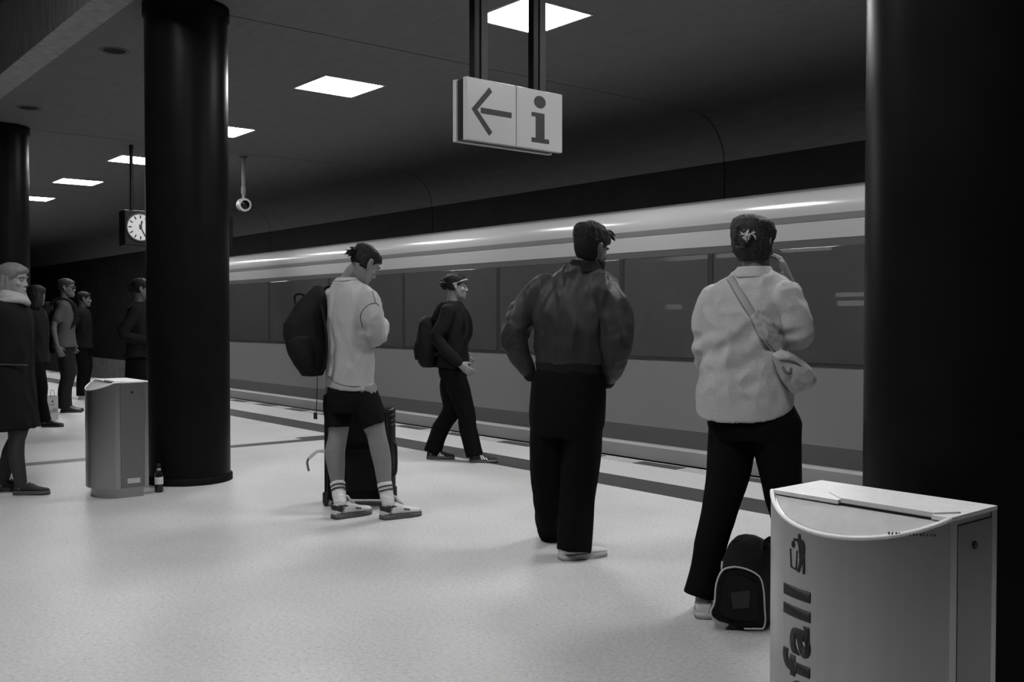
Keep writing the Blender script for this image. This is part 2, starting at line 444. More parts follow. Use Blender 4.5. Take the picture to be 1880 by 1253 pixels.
# ------------------------------------------------------------------ destination display with clock
M_DIAL = mat('backlit_clock_dial', .50, .5)
_b = M_DIAL.node_tree.nodes['Principled BSDF']; _b.inputs['Emission Color'].default_value = (1, 1, 1, 1); _b.inputs['Emission Strength'].default_value = .10
def display():
    X = -14.2; Y0, Y1 = 4.61, 6.22; Z0, Z1 = 2.335, 2.84
    root = empty('destination_display', (X, (Y0 + Y1) / 2, Z1)); tag(root, 'black hanging train display with a clock, mostly hidden by the column', 'display')
    b = bmesh.new(); bx(b, X - .25, X, Y0, Y1, Z0, Z1, bev=.012); obj('housing', b, mat('display_housing', .010, .5, spec=.15), root)
    b = bmesh.new()
    for (a0, a1, c0, c1) in ((Y0 + .03, Y1 - .03, Z0 + .02, Z0 + .035), (Y0 + .03, Y1 - .03, Z1 - .035, Z1 - .02), (Y0 + .03, Y0 + .042, Z0 + .035, Z1 - .035), (Y1 - .042, Y1 - .03, Z0 + .035, Z1 - .035)):
        bx(b, X - .001, X + .006, a0, a1, c0, c1)
    obj('bezel', b, M_POST, root)
    c = Vector((X + .004, 4.83, 2.60)); ax = Vector((1, 0, 0))
    b = bmesh.new(); lathe(b, [(.185, .0), (.205, .0), (.205, .012), (.185, .012)], c, 48, ax, ring=True); obj('clock_rim', b, M_BLACK, root)
    b = bmesh.new(); lathe(b, [(.001, .0), (.187, .0), (.187, .006), (.001, .006)], c, 48, ax)
    face = obj('clock_face', b, M_DIAL, root)
    def hand(name, ang, r0, r1, w):
        d = Vector((0, math.sin(ang), math.cos(ang))); s = Vector((0, d.z, -d.y)) * w
        bb = bmesh.new(); prism(bb, [c + d * r0 + s + ax * .009, c + d * r0 - s + ax * .009, c + d * r1 - s + ax * .009, c + d * r1 + s + ax * .009], ax * .003)
        obj(name, bb, M_PRINT, face)
    for k in range(12):
        b = bmesh.new(); a = 2 * math.pi * k / 12; d = Vector((0, math.sin(a), math.cos(a))); s = Vector((0, d.z, -d.y)) * .009
        prism(b, [c + d * .125 + s + ax * .0065, c + d * .125 - s + ax * .0065, c + d * .172 - s + ax * .0065, c + d * .172 + s + ax * .0065], ax * .002)
        obj('hour_mark', b, M_PRINT, face)
    hand('hour_hand', R(12.5), -.03, .095, .011)
    hand('minute_hand', R(152), -.04, .165, .008)
    b = bmesh.new(); lathe(b, [(.001, .012), (.02, .012), (.02, .016), (.001, .016)], c, 20, ax); obj('hub', b, M_PRINT, face)
    for y in (4.75, 6.0):
        b = bmesh.new(); tube(b, [(X - .12, y, Z1 - .02), (X - .12, y, CZ)], [.025, .025], 12, 1); obj('hanger', b, M_POST, root)
display()

# ------------------------------------------------------------------ surveillance camera on its rod
def cctv():
    top = on_z(447, 288, CZ); x, y = top.x, top.y
    d = depth(top); bot = P(448, 376, d)
    root = empty('security_camera', (x, y, CZ)); tag(root, 'small round security camera hanging on a thin ceiling rod', 'camera')
    b = bmesh.new(); lathe(b, [(.06, CZ - .02), (.06, CZ)], Vector((x, y, 0)), 24); obj('ceiling_plate', b, M_GREYMETAL, root)
    mt = mat('rod_paint', .22, .4)
    b = bmesh.new(); tube(b, [(x, y, bot.z + .26), (x, y, CZ - .01)], [.028, .028], 14, 1); obj('rod', b, mt, root)
    b = bmesh.new(); lathe(b, [(.034, 0), (.036, .02), (.036, .10), (.030, .12)], Vector((x, y, bot.z + .16)), 20); obj('joint', b, mt, root)
    b = bmesh.new(); tube(b, [(x, y, bot.z + .20), (x, y, bot.z + .05)], [.02, .03], 12, 1); obj('neck', b, mt, root)
    # the eye looks towards the viewer and a little to the right
    look = (CAMP - Vector((x, y, bot.z))).normalized() + RIGHT * .35; look.normalize()
    c = Vector((x, y, bot.z))
    b = bmesh.new(); lathe(b, [(.03, -.13), (.075, -.12), (.10, -.07), (.105, .02), (.09, .06)], c, 28, look); auto_smooth(obj('housing', b, mat('camera_housing', .33, .35), root))
    b = bmesh.new(); lathe(b, [(.07, .05), (.098, .05), (.098, .07), (.07, .075)], c, 28, look, ring=True); obj('lens_ring', b, mat('lens_ring', .55, .35), root)
    b = bmesh.new(); lathe(b, [(.001, .06), (.072, .06), (.06, .085), (.03, .096), (.001, .1)], c, 28, look); auto_smooth(obj('lens', b, mat('lens_black', .006, .12), root))
cctv()
# ------------------------------------------------------------------ litter bins
BIN_H, BIN_W, BIN_D, BIN_B, BIN_DIP = .84, .488, .235, .125, .060
BIN_R = (BIN_W ** 2 / 4 + BIN_B ** 2) / (2 * BIN_B)
BIN_A = math.asin(BIN_W / 2 / BIN_R)
def arc_pt(s, off=0.0):
    """s in -1..1 along the curved front (local: x right, y to the track, origin at the middle of the straight front line)"""
    a = BIN_A * s; r = BIN_R + off
    return Vector((r * math.sin(a), -(r * math.cos(a) - (BIN_R - BIN_B)), 0))
def dip(s): return BIN_DIP * (1 - s * s)
M_DOOR = mat('steel_door', .24, .38, .9, nscale=60, namt=.04, stretch=(1, 1, .02))
M_PLATE = mat('label_plate', .5, .5)
def litter_bin(crf, label, writing):
    o0 = Vector((crf.x - BIN_W / 2, crf.y, 0))
    root = empty('litter_bin', o0); tag(root, label, 'bin', 'steel litter bins beside the columns')
    N = 40; hw = BIN_W / 2
    # curved front sheet (thin, solid) with the dipped lip
    b = bmesh.new(); z0 = .07
    out, inn = [], []
    for i in range(N + 1):
        s = -1 + 2 * i / N
        p, q = o0 + arc_pt(s), o0 + arc_pt(s, -.012)
        zt = BIN_H - dip(s)
        out.append((b.verts.new(p + Vector((0, 0, z0))), b.verts.new(p + Vector((0, 0, zt)))))
        inn.append((b.verts.new(q + Vector((0, 0, z0))), b.verts.new(q + Vector((0, 0, zt)))))
    for i in range(N):
        a0, a1 = out[i], out[i + 1]; c0, c1 = inn[i], inn[i + 1]
        b.faces.new((a0[0], a1[0], a1[1], a0[1])); b.faces.new((c1[0], c0[0], c0[1], c1[1]))
        b.faces.new((a0[1], a1[1], c1[1], c0[1])); b.faces.new((a1[0], a0[0], c0[0], c1[0]))
    b.faces.new((out[0][0], out[0][1], inn[0][1], inn[0][0])); b.faces.new((out[N][1], out[N][0], inn[N][0], inn[N][1]))
    front = auto_smooth(obj('front_panel', b, M_STEEL, root), 50)
    # bright lip along the dipped edge
    b = bmesh.new(); tube(b, [o0 + arc_pt(-1 + 2 * i / 24, -.003) + Vector((0, 0, BIN_H - dip(-1 + 2 * i / 24))) for i in range(25)], [.006] * 25, 8, 1)
    obj('lip', b, M_STEELTOP, root, True)
    # carcass: two straight sides and the back
    b = bmesh.new(); X, Y = o0.x, o0.y
    bx(b, X - hw, X - hw + .012, Y, Y + BIN_D, z0, BIN_H - .004)
    bx(b, X - hw + .012, X + hw - .02, Y + BIN_D - .012, Y + BIN_D, z0, BIN_H - .004)
    bx(b, X + hw - .02, X + hw - .004, Y + .004, Y + BIN_D, z0, BIN_H - .004)
    obj('carcass', b, M_STEEL, root)
    b = bmesh.new(); bx(b, X + hw - .006, X + hw, Y, Y + .034, z0, BIN_H - .004, bev=.001); obj('corner_strip', b, M_STEEL, root)
    b = bmesh.new(); bx(b, X + hw - .006, X + hw + .001, Y + .037, Y + BIN_D - .030, z0 + .004, BIN_H - .02, bev=.001); door = obj('door', b, M_DOOR, root)
    b = bmesh.new(); bx(b, X + hw - .006, X + hw, Y + BIN_D - .027, Y + BIN_D, z0, BIN_H - .004, bev=.001); obj('corner_strip', b, M_STEEL, root)
    b = bmesh.new(); lathe(b, [(.001, 0), (.010, 0), (.009, .004), (.001, .004)], Vector((X + hw + .001, Y + .118, BIN_H - .075)), 16, Vector((1, 0, 0))); obj('lock', b, M_BLACK, door)
    b = bmesh.new(); bx(b, X + hw + .001, X + hw + .003, Y + .082, Y + .172, .105, .14); obj('name_plate', b, M_PLATE, door)
    # plinth, set back
    b = bmesh.new()
    poly = [o0 + arc_pt(-1 + 2 * i / 24, -.035) * 1.0 for i in range(25)]
    poly = [Vector((max(X - hw + .03, min(X + hw - .02, p.x)), p.y, 0)) for p in poly] + [Vector((X + hw - .02, Y + BIN_D - .03, 0)), Vector((X - hw + .03, Y + BIN_D - .03, 0))]
    prism(b, poly, Vector((0, 0, .075))); obj('plinth', b, M_STEEL, root)
    # dished lid in front, flat hood behind, dark throwing slot between
    b = bmesh.new(); G = []
    for i in range(N + 1):
        s = -1 + 2 * i / N; p1 = arc_pt(s, -.008); p0 = Vector((s * (hw - .004), .012, 0)); row = []
        for k in range(9):
            t = k / 8; p = p0.lerp(p1, t)
            row.append(b.verts.new(o0 + Vector((p.x, p.y, BIN_H - .003 - dip(s) * t ** 1.4 - .006 * (1 - t)))))
        G.append(row)
    for i in range(N):
        for k in range(8): b.faces.new((G[i][k], G[i][k + 1], G[i + 1][k + 1], G[i + 1][k]))
    r = bmesh.ops.solidify(b, geom=b.faces[:], thickness=.004)
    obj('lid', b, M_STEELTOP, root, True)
    b = bmesh.new()
    zt = BIN_H + .004
    # hood: thin folded plate, a slightly raised middle over the slot
    top = [(-hw, 0), (-hw + .20, 0), (-hw + .20, .012), (hw - .045, .012), (hw - .045, 0), (hw, 0), (hw, BIN_D), (-hw, BIN_D)]
    prism(b, [o0 + Vector((x, y, zt - .010)) for x, y in top], Vector((0, 0, .010)))
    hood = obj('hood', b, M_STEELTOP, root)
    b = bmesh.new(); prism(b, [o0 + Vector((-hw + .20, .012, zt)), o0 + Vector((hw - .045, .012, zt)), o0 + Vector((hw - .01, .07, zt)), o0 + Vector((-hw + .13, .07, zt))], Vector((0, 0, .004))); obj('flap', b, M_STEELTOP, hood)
    b = bmesh.new(); bx(b, X - hw + .20, X + hw - .045, Y + .006, Y + .0115, BIN_H - .0095, BIN_H - .0035); obj('slot', b, M_GAP, root)
    if writing:
        def wrap(bm, s_left, zlow, th=.0012):
            """bm in text coordinates (x = up the bin, y = towards the left end)"""
            for v in bm.verts:
                s = s_left - (v.co.y / BIN_R) / BIN_A
                nrm = arc_pt(s, .0006 + (th if v.co.z > 0 else 0))
                v.co = o0 + nrm + Vector((0, 0, zlow + v.co.x))
        cu = bpy.data.curves.new('lettering', 'FONT'); cu.body = 'Abfall'; cu.size = .137; cu.offset = .0040; cu.space_character = 1.10
        to = link(bpy.data.objects.new('lettering', cu))
        dg = bpy.context.evaluated_depsgraph_get()
        me = bpy.data.meshes.new_from_object(to.evaluated_get(dg)); bpy.data.objects.remove(to)
        b = bmesh.new(); b.from_mesh(me); bpy.data.meshes.remove(me)
        for k in range(-4, 16):
            bmesh.ops.bisect_plane(b, geom=b.verts[:] + b.edges[:] + b.faces[:], plane_co=(0, .012 * k, 0), plane_no=(0, 1, 0))
        xs = [v.co.x for v in b.verts]; xm = max(xs)
        r = bmesh.ops.extrude_face_region(b, geom=b.faces[:])
        for g in r['geom']:
            if isinstance(g, bmesh.types.BMVert): g.co.z += .001
        for v in b.verts: v.co.x = (v.co.x - xm) * 1.30
        wrap(b, TXT_S, TXT_Z)
        obj('lettering', b, M_PRINT, front)
        # pictogram: person dropping a crumpled ball into a basket (drawn upright, x right, y up)
        b = bmesh.new()
        def poly(pts): b.faces.new([b.verts.new(Vector((x, y, 0))) for x, y in pts])
        def disc(cx, cy, r, n=18): poly([(cx + r * math.cos(2 * math.pi * i / n), cy + r * math.sin(2 * math.pi * i / n)) for i in range(n)])
        def line(x0, y0, x1, y1, w):
            d = Vector((x1 - x0, y1 - y0, 0)).normalized(); nn = Vector((-d.y, d.x, 0)) * w / 2
            poly([(x0 + nn.x, y0 + nn.y), (x0 - nn.x, y0 - nn.y), (x1 - nn.x, y1 - nn.y), (x1 + nn.x, y1 + nn.y)])
        disc(.62, .95, .075)
        poly([(.25, .86), (.27, .80), (.52, .80), (.60, .62), (.62, .48), (.93, .46), (.95, .70), (.90, .82), (.80, .88), (.62, .89)])
        poly([(.62, .46), (.93, .44), (.95, -.02), (.85, -.03), (.80, .30), (.62, -.02), (.48, .0), (.64, .28)])
        line(.02, .55, .08, .06, .035); line(.08, .06, .42, .03, .035); line(.42, .03, .48, .55, .035)
        for i in range(7):
            a0, a1 = 2 * math.pi * i / 7, 2 * math.pi * (i + 1) / 7
            line(.22 + .085 * math.cos(a0), .69 + .085 * math.sin(a0), .22 + .085 * math.cos(a1), .69 + .085 * math.sin(a1), .028)
        line(.17, .65, .27, .72, .022); line(.19, .74, .25, .66, .022)
        for k in range(0, 12): bmesh.ops.bisect_plane(b, geom=b.verts[:] + b.edges[:] + b.faces[:], plane_co=(.1 * k, 0, 0), plane_no=(1, 0, 0))
        r = bmesh.ops.extrude_face_region(b, geom=b.faces[:])
        for g in r['geom']:
            if isinstance(g, bmesh.types.BMVert): g.co.z += .001
        for v in b.verts:
            x, y = v.co.x, v.co.y
            v.co = Vector((y * PIC_H, -x * PIC_W, v.co.z))
        wrap(b, PIC_S, PIC_Z)
        obj('pictogram', b, M_PRINT, front)
        b = bmesh.new()
        for i in range(14):
            w = random.uniform(.003, .0065); x0 = i * .0075
            bb = [Vector((0, -x0, 0)), Vector((0, -x0 - w, 0)), Vector((.006, -x0 - w, 0)), Vector((.006, -x0, 0))]
            prism(b, bb, Vector((0, 0, .001)))
        wrap(b, .52, BIN_H - .038, .0008)
        obj('faint_imprint', b, mat('worn_print', .10, .6), front)
    return root
TXT_S, TXT_Z = -.155, .632
PIC_S, PIC_Z, PIC_H, PIC_W = -.40, .675, .092, .058
litter_bin(on_z(1745, 955, BIN_H), 'large steel litter bin in front with black writing up its curved front', True)
litter_bin(on_z(211, 703, BIN_H), 'smaller looking plain steel litter bin standing left of the big column', False)

# brown bottle with a pale label beside the column
def bottle():
    c = on_z(292, 904); 
    root = empty('beer_bottle', c); tag(root, 'dark glass bottle with a pale label at the foot of the column', 'bottle')
    b = bmesh.new(); lathe(b, [(.026, 0), (.030, .004), (.031, .01), (.031, .125), (.027, .145), (.016, .165), (.0125, .18), (.012, .205), (.014, .207), (.014, .215), (.011, .216), (.010, .21)], c, 28)
    auto_smooth(obj('glass', b, mat('brown_glass', .012, .08), root))
    b = bmesh.new(); lathe(b, [(.0310, .062), (.0314, .062), (.0314, .115), (.0310, .115)], c, 28, ring=True); obj('label', b, mat('paper_label', .62, .6), root)
    b = bmesh.new(); lathe(b, [(.0165, .165), (.0129, .18), (.0131, .18), (.0168, .165)], c, 20, ring=True); obj('neck_label', b, mat('neck_label_paper', .30, .6), root)
bottle()

# ------------------------------------------------------------------ train
def train():
    X0, X1, Y = -17.1, 9.0, 6.72
    root = empty('passenger_train', (X0, Y, 0)); tag(root, 'long pale passenger train with a dark window band filling the track', 'train')
    m_up = mat('train_upper_paint', .32, .20, spec=.5, coat=.3)
    m_low = mat('train_lower_paint', .15, .40, spec=.4, coat=.1)
    m_band = mat('train_stripe', .12, .4)
    m_skirt = mat('train_skirt', .07, .5)
    m_sill = mat('train_step_metal', .27, .45, .3)
    m_glz = mat('window_pillar_gloss', .036, .12, spec=.3)
    m_pane = glass_mat('tinted_window_glass', .40, .62)
    L = lambda name, prof, m, par=root, x0=X0, x1=X1: auto_smooth(obj(name, (lambda b: (extrude_x(b, prof, x0, x1), b)[1])(bmesh.new()), m, par), 30)
    L('step_sill', [(6.66, .005), (6.66, .125), (6.69, .145), (6.80, .145), (6.80, .005)], m_sill)
    L('underframe', [(6.80, -.62), (6.80, .10), (9.4, .10), (9.4, -.62)], M_BLACKMATTE)
    L('skirt', [(6.735, .14), (6.72, .30), (6.76, .30), (6.80, .14)], m_skirt)
    L('lower_side', [(Y, .302), (Y, .92), (Y + .05, .92), (Y + .05, .302)], m_low)
    L('waist_rail', [(Y - .004, .92), (Y - .004, .945), (Y + .05, .945), (Y + .05, .92)], m_glz)
    L('window_head', [(Y + .002, 1.86), (Y + .002, 1.92), (Y + .05, 1.92), (Y + .05, 1.86)], mat('window_head_grey', .07, .35))
    arc = [(Y, 1.921), (Y, 2.14)]
    for k in range(1, 9):
        a = R(80 * k / 8); arc.append((Y + .19 * (1 - math.cos(a)), 2.14 + .19 * math.sin(a)))
    arc += [(7.25, 2.40), (8.2, 2.46), (9.2, 2.40), (9.6, 2.2), (9.6, 2.12), (9.2, 2.24), (8.2, 2.30), (7.1, 2.24), (Y + .06, 2.10), (Y + .06, 1.921)]
    L('roof', arc, m_up)
    L('stripe', [(Y - .003, 2.062), (Y - .003, 2.112), (Y + .004, 2.112), (Y + .004, 2.062)], m_band)
    L('far_side', [(9.52, .10), (9.52, 2.2), (9.6, 2.2), (9.6, .10)], mat('train_inner_wall', .10, .7))
    L('carriage_floor', [(6.80, .10), (6.80, .16), (9.52, .16), (9.52, .10)], mat('carriage_floor', .05, .7))
    L('inner_ceiling', [(6.80, 2.09), (6.80, 2.10), (9.52, 2.10), (9.52, 2.09)], mat('inner_ceiling', .10, .7))
    b = bmesh.new(); bx(b, X0 - .02, X0 + .06, Y, 9.6, .0, 2.28); obj('end_wall', b, m_skirt, root)
    # panes and pillars, each on its own
    x = X0 + .15; k = 0; pane_me = {}
    while x < X1 - .5:
        w = 1.0 if k % 6 == 0 else 1.82
        if x + w > X1: break
        if w not in pane_me:
            b = bmesh.new(); bx(b, 0, w, 0, .012, 0, .913, bev=.003); o = obj('window_pane', b, m_pane, root); pane_me[w] = o.data
            o.parent = root; o.matrix_parent_inverse = Matrix()
        else:
            o = link(bpy.data.objects.new('window_pane', pane_me[w])); o.parent = root
        o.location = Vector((x, Y + .004, .946)) - Vector((X0, Y, 0))
        b = bmesh.new(); bx(b, x + w + .004, x + w + .056, Y + .001, Y + .05, .945, 1.86); obj('pillar', b, m_glz, root)
        x += w + .06; k += 1
    # seats behind the glass
    seat_m = mat('seat_fabric', .05, .9); sm = None; x = X0 + 1.6
    while x < X1 - 1:
        if sm is None:
            b = bmesh.new()
            bx(b, -.28, .28, -.5, .5, .30, .42, bev=.04); bx(b, .16, .28, -.5, .5, .40, 1.12, bev=.04); bx(b, .15, .27, -.42, -.06, 1.0, 1.28, bev=.04); bx(b, .15, .27, .06, .42, 1.0, 1.28, bev=.04)
            bx(b, -.2, .2, -.4, .4, .16, .32)
            o = obj('seat_pair', b, seat_m, root); sm = o.data; o.matrix_parent_inverse = Matrix()
        else:
            o = link(bpy.data.objects.new('seat_pair', sm)); o.parent = root
        o.location = Vector((x, 7.55, 0)) - Vector((X0, Y, 0))
        x += .95
    # glowing bars hung behind the glass at the bright streaks in the windows
    lm = emit('upper_bar_glow', 3.0)
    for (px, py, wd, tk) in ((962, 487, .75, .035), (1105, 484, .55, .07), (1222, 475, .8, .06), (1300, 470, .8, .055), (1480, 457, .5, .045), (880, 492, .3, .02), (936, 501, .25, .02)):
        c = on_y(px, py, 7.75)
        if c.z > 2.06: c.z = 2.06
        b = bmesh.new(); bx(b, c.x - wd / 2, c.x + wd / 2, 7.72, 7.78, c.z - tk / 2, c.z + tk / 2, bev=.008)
        h = obj('upper_glow_bar', b, lm, root)
        b = bmesh.new(); bx(b, c.x - .02, c.x + .02, 7.735, 7.765, c.z + tk / 2, 2.10); obj('glow_bar_stem', b, m_glz, h)
    lm2 = emit('lower_bar_glow', 2.6)  # lower glowing bars, added to stand in for bright marks on the glass
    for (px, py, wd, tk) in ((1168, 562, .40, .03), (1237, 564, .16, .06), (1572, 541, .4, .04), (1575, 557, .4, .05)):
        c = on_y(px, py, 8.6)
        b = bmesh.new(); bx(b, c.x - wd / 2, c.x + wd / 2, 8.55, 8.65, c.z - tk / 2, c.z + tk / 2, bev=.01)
        h = obj('lower_glow_bar', b, lm2, root)
        b = bmesh.new(); bx(b, c.x - .015, c.x + .015, 8.585, 8.615, .16, c.z - tk / 2); obj('glow_bar_stem', b, m_glz, h)
    # wheels under the frame
    for x in (X0 + 3.0, X0 + 5.4, X1 - 6.0, X1 - 3.6):
        b = bmesh.new()
        for y in (7.45, 8.885):
            lathe(b, [(.10, -.06), (.44, -.055), (.45, .0), (.47, .03), (.47, .055), (.10, .06)], Vector((x, y, -.42)), 32, Vector((0, 1, 0)))
        tube(b, [(x, 7.4, -.42), (x, 8.93, -.42)], [.08, .08], 12, 1)
        obj('wheelset', b, M_RAIL, root)
    return root
train()
# ------------------------------------------------------------------ figures: shared builders
HEAD_T = [(-.112, .080, .030, .020), (-.102, .091, .005, .038), (-.082, .094, -.022, .051), (-.055, .092, -.048, .060), (-.030, .090, -.072, .066),
          (-.005, .088, -.087, .070), (.015, .083, -.094, .073), (.035, .091, -.098, .075), (.060, .088, -.099, .075), (.085, .070, -.092, .067), (.102, .042, -.070, .048), (.113, .008, -.028, .018)]
def head_row(z):
    T = HEAD_T
    if z <= T[0][0]: return T[0][1:]
    for a, b in zip(T[:-1], T[1:]):
        if z <= b[0]:
            t = (z - a[0]) / (b[0] - a[0]); return tuple(a[i] + (b[i] - a[i]) * t for i in (1, 2, 3))
    return T[-1][1:]
def head_pt(z, ang):
    yf, yb, hw = head_row(z)
    c, s = math.cos(ang), math.sin(ang)
    return Vector((hw * math.copysign(abs(c) ** .9, c), (yf + yb) / 2 + (yf - yb) / 2 * math.copysign(abs(s) ** .95, s), z))
class Head:
    """head frame: c centre, f facing, u up of the skull"""
    def __init__(s, c, f, u, k=1.0):
        s.c = Vector(c); s.f = f.normalized(); s.u = (u - s.f * s.f.dot(u)).normalized(); s.r = s.f.cross(s.u); s.k = k
    def w(s, p): return s.c + (s.r * p[0] + s.f * p[1] + s.u * p[2]) * s.k
    def geo(s, bm, female=False):
        rows = [t[0] for t in HEAD_T]
        skin_rings(bm, [[s.w(head_pt(z, 2 * math.pi * j / 24)) for j in range(24)] for z in rows])
        K = s.k
        def e(p, a, b, c): ell(bm, s.w(p), (s.r * a * K, s.f * b * K, s.u * c * K), 12, 8)
        # nose, lips, brow, chin, cheeks
        tube(bm, [s.w((0, .082, .026)), s.w((0, .096, .0)), s.w((0, .107, -.026))], [.007 * K, .008 * K, .011 * K], 10, 3)
        e((.011, .098, -.030), .009, .011, .007); e((-.011, .098, -.030), .009, .011, .007)
        e((0, .091, -.056), .022, .010, .006); e((0, .090, -.066), .019, .010, .006)
        e((0, .082, -.098), .024, .016, .014)
        e((.034, .080, .032), .024, .013, .008); e((-.034, .080, .032), .024, .013, .008)
        e((.038, .064, -.020), .026, .020, .024); e((-.038, .064, -.020), .026, .020, .024)
        for sx in (1, -1):   # ears: a rim, a lobe and the bowl behind
            tube(bm, [s.w((sx * .070, .004, -.030)), s.w((sx * .082, -.004, -.012)), s.w((sx * .087, -.016, .014)), s.w((sx * .085, -.010, .032)), s.w((sx * .078, .006, .030)), s.w((sx * .071, .012, .012))], [.007 * K] * 6, 8, 3)
            e((sx * .076, -.002, .004), .006, .016, .026); e((sx * .075, .003, -.028), .006, .008, .009)
    def eyes(s, parent):
        for sx in (1, -1):
            b = bmesh.new(); ell(b, s.w((sx * .031, .0765, .013)), (s.r * .0125 * s.k, s.f * .0125 * s.k, s.u * .0105 * s.k), 12, 8)
            o = obj('eye', b, M_EYE, parent, True)
            b = bmesh.new(); ell(b, s.w((sx * .031, .0868, .013)), (s.r * .006 * s.k, s.f * .004 * s.k, s.u * .006 * s.k), 10, 6); obj('iris', b, M_IRIS, o, True)
    def brows(s, parent, m):
        for sx in (1, -1):
            b = bmesh.new(); tube(b, [s.w((sx * .016, .093, .033)), s.w((sx * .034, .093, .040)), s.w((sx * .052, .080, .034))], [(.004, .005)] * 3, 8, 3); obj('eyebrow', b, m, parent, True)
    def shell(s, tf, seg=120, rows=64, z0=-.105, comb=Vector((.3, 1, .4)), amp=.004, fq=55):
        """hair: the skull surface pushed out by tf(x,y,z); negative where the skin shows"""
        bm = bmesh.new(); rr = []
        for i in range(rows + 1):
            z = z0 + (.112 - z0) * math.sin(.5 * math.pi * i / rows)
            ring = []
            for j in range(seg):
                p = head_pt(z, 2 * math.pi * j / seg)
                d = Vector((p.x, p.y + .005, max(p.z - .0, -.02) * .9)).normalized()
                t = tf(p.x, p.y, p.z)
                if t > 0:
                    q = Vector((p.x * comb.x, p.y * comb.y, p.z * comb.z)) * fq
                    t += amp * (.8 * noise.noise(q) + .6 * noise.noise(q * 2.3) + .5 * noise.noise(q * 4.7)) * min(1, t / .006)
                ring.append(s.w(p + d * t))
            rr.append(ring)
        skin_rings(bm, rr)
        return bm
def sstep(x): x = max(0.0, min(1.0, x)); return x * x * (3 - 2 * x)

def hand_geo(bm, w, d, n, right, k=1.0, curl=.35, thumb_in=.3):
    """w wrist, d along the palm, n palm normal (the side the fingers close to)"""
    d = d.normalized(); n = (n - d * n.dot(d)).normalized(); a = d.cross(n) * (1 if right else -1)   # a: towards the thumb
    S = lambda x, y, z: w + (d * x + a * y + n * z) * k
    tube(bm, [S(-.03, 0, 0), S(0, 0, 0), S(.035, .002, .002), S(.075, 0, .004), S(.092, -.002, .006)], [(.025 * k, .019 * k), (.029 * k, .018 * k), (.038 * k, .016 * k), (.041 * k, .0145 * k), (.036 * k, .012 * k)], 16, 3, side=a)
    for y, L, fan, r in ((.029, .070, .13, .0088), (.010, .078, .03, .0090), (-.010, .072, -.06, .0086), (-.029, .057, -.17, .0078)):
        dirv = (d + a * fan).normalized(); p = S(.082, y, .005); pts = [S(.055, y * .9, .003), p]; ang = curl * .5
        for seg_l in (.45, .32, .23):
            dd = dirv * math.cos(ang) + n * math.sin(ang); p = p + dd * (L * seg_l * k); pts.append(p); ang += curl
        tube(bm, pts, [r * k, r * k, r * 1.0 * k, r * .92 * k, r * .8 * k], 9, 2)
    t0 = S(.012, .026, .004); t1 = S(.040, .052, .010 + .02 * thumb_in); t2 = S(.066, .060, .016 + .05 * thumb_in); t3 = S(.086, .058, .020 + .07 * thumb_in)
    tube(bm, [t0, t1, t2, t3], [.014 * k, .0125 * k, .0105 * k, .0085 * k], 9, 2)

def foot_geo(bm, heel, d, k=1.0):
    h = heel + Vector((0, 0, .028)); d = d.normalized()
    tube(bm, [h + d * .035 + Vector((0, 0, .026)), h + d * .10 * k + Vector((0, 0, .024)), h + d * .17 * k + Vector((0, 0, .014)), h + d * .225 * k + Vector((0, 0, .010))], [(.026, .026), (.030, .026), (.034, .016), (.028, .010)], 12, 3, side=Vector((-d.y, d.x, 0)))

def torso_rings(bm, rings, side, front, seg=28):
    """rings: (centre, a, b[, tilt_side, tilt_front])"""
    out = []
    C = [r[0] for r in rings]; A = [r[1] for r in rings]; B = [r[2] for r in rings]
    TS = [r[3] if len(r) > 3 else 0 for r in rings]; TF = [r[4] if len(r) > 4 else 0 for r in rings]
    n = 3
    C2 = catmull(C, n); A2 = cat1(A, n); B2 = cat1(B, n); TS2 = lin(TS, n); TF2 = lin(TF, n)
    for c, a, b, ts, tf in zip(C2, A2, B2, TS2, TF2):
        ring = []
        for j in range(seg):
            x = 2 * math.pi * j / seg; cx = math.copysign(abs(math.cos(x)) ** .85, math.cos(x)); sx = math.copysign(abs(math.sin(x)) ** .9, math.sin(x))
            ring.append(c + side * (a * cx) + front * (b * sx) + Vector((0, 0, ts * cx + tf * sx)))
        out.append(ring)
    skin_rings(bm, out)

def folds(amp, fq, st=(1, 1, 1), seed=0, bias=.35):
    off = Vector((seed * 7.3, seed * 3.1, seed * 5.7))
    def f(co, n):
        q = Vector((co.x * st[0], co.y * st[1], co.z * st[2])) * fq + off
        a = 1 - 2 * abs(noise.noise(q)); b = noise.noise(q * 2.1 + Vector((3, 1, 2)))
        return amp * (.75 * (a - bias) + .35 * b)
    return f

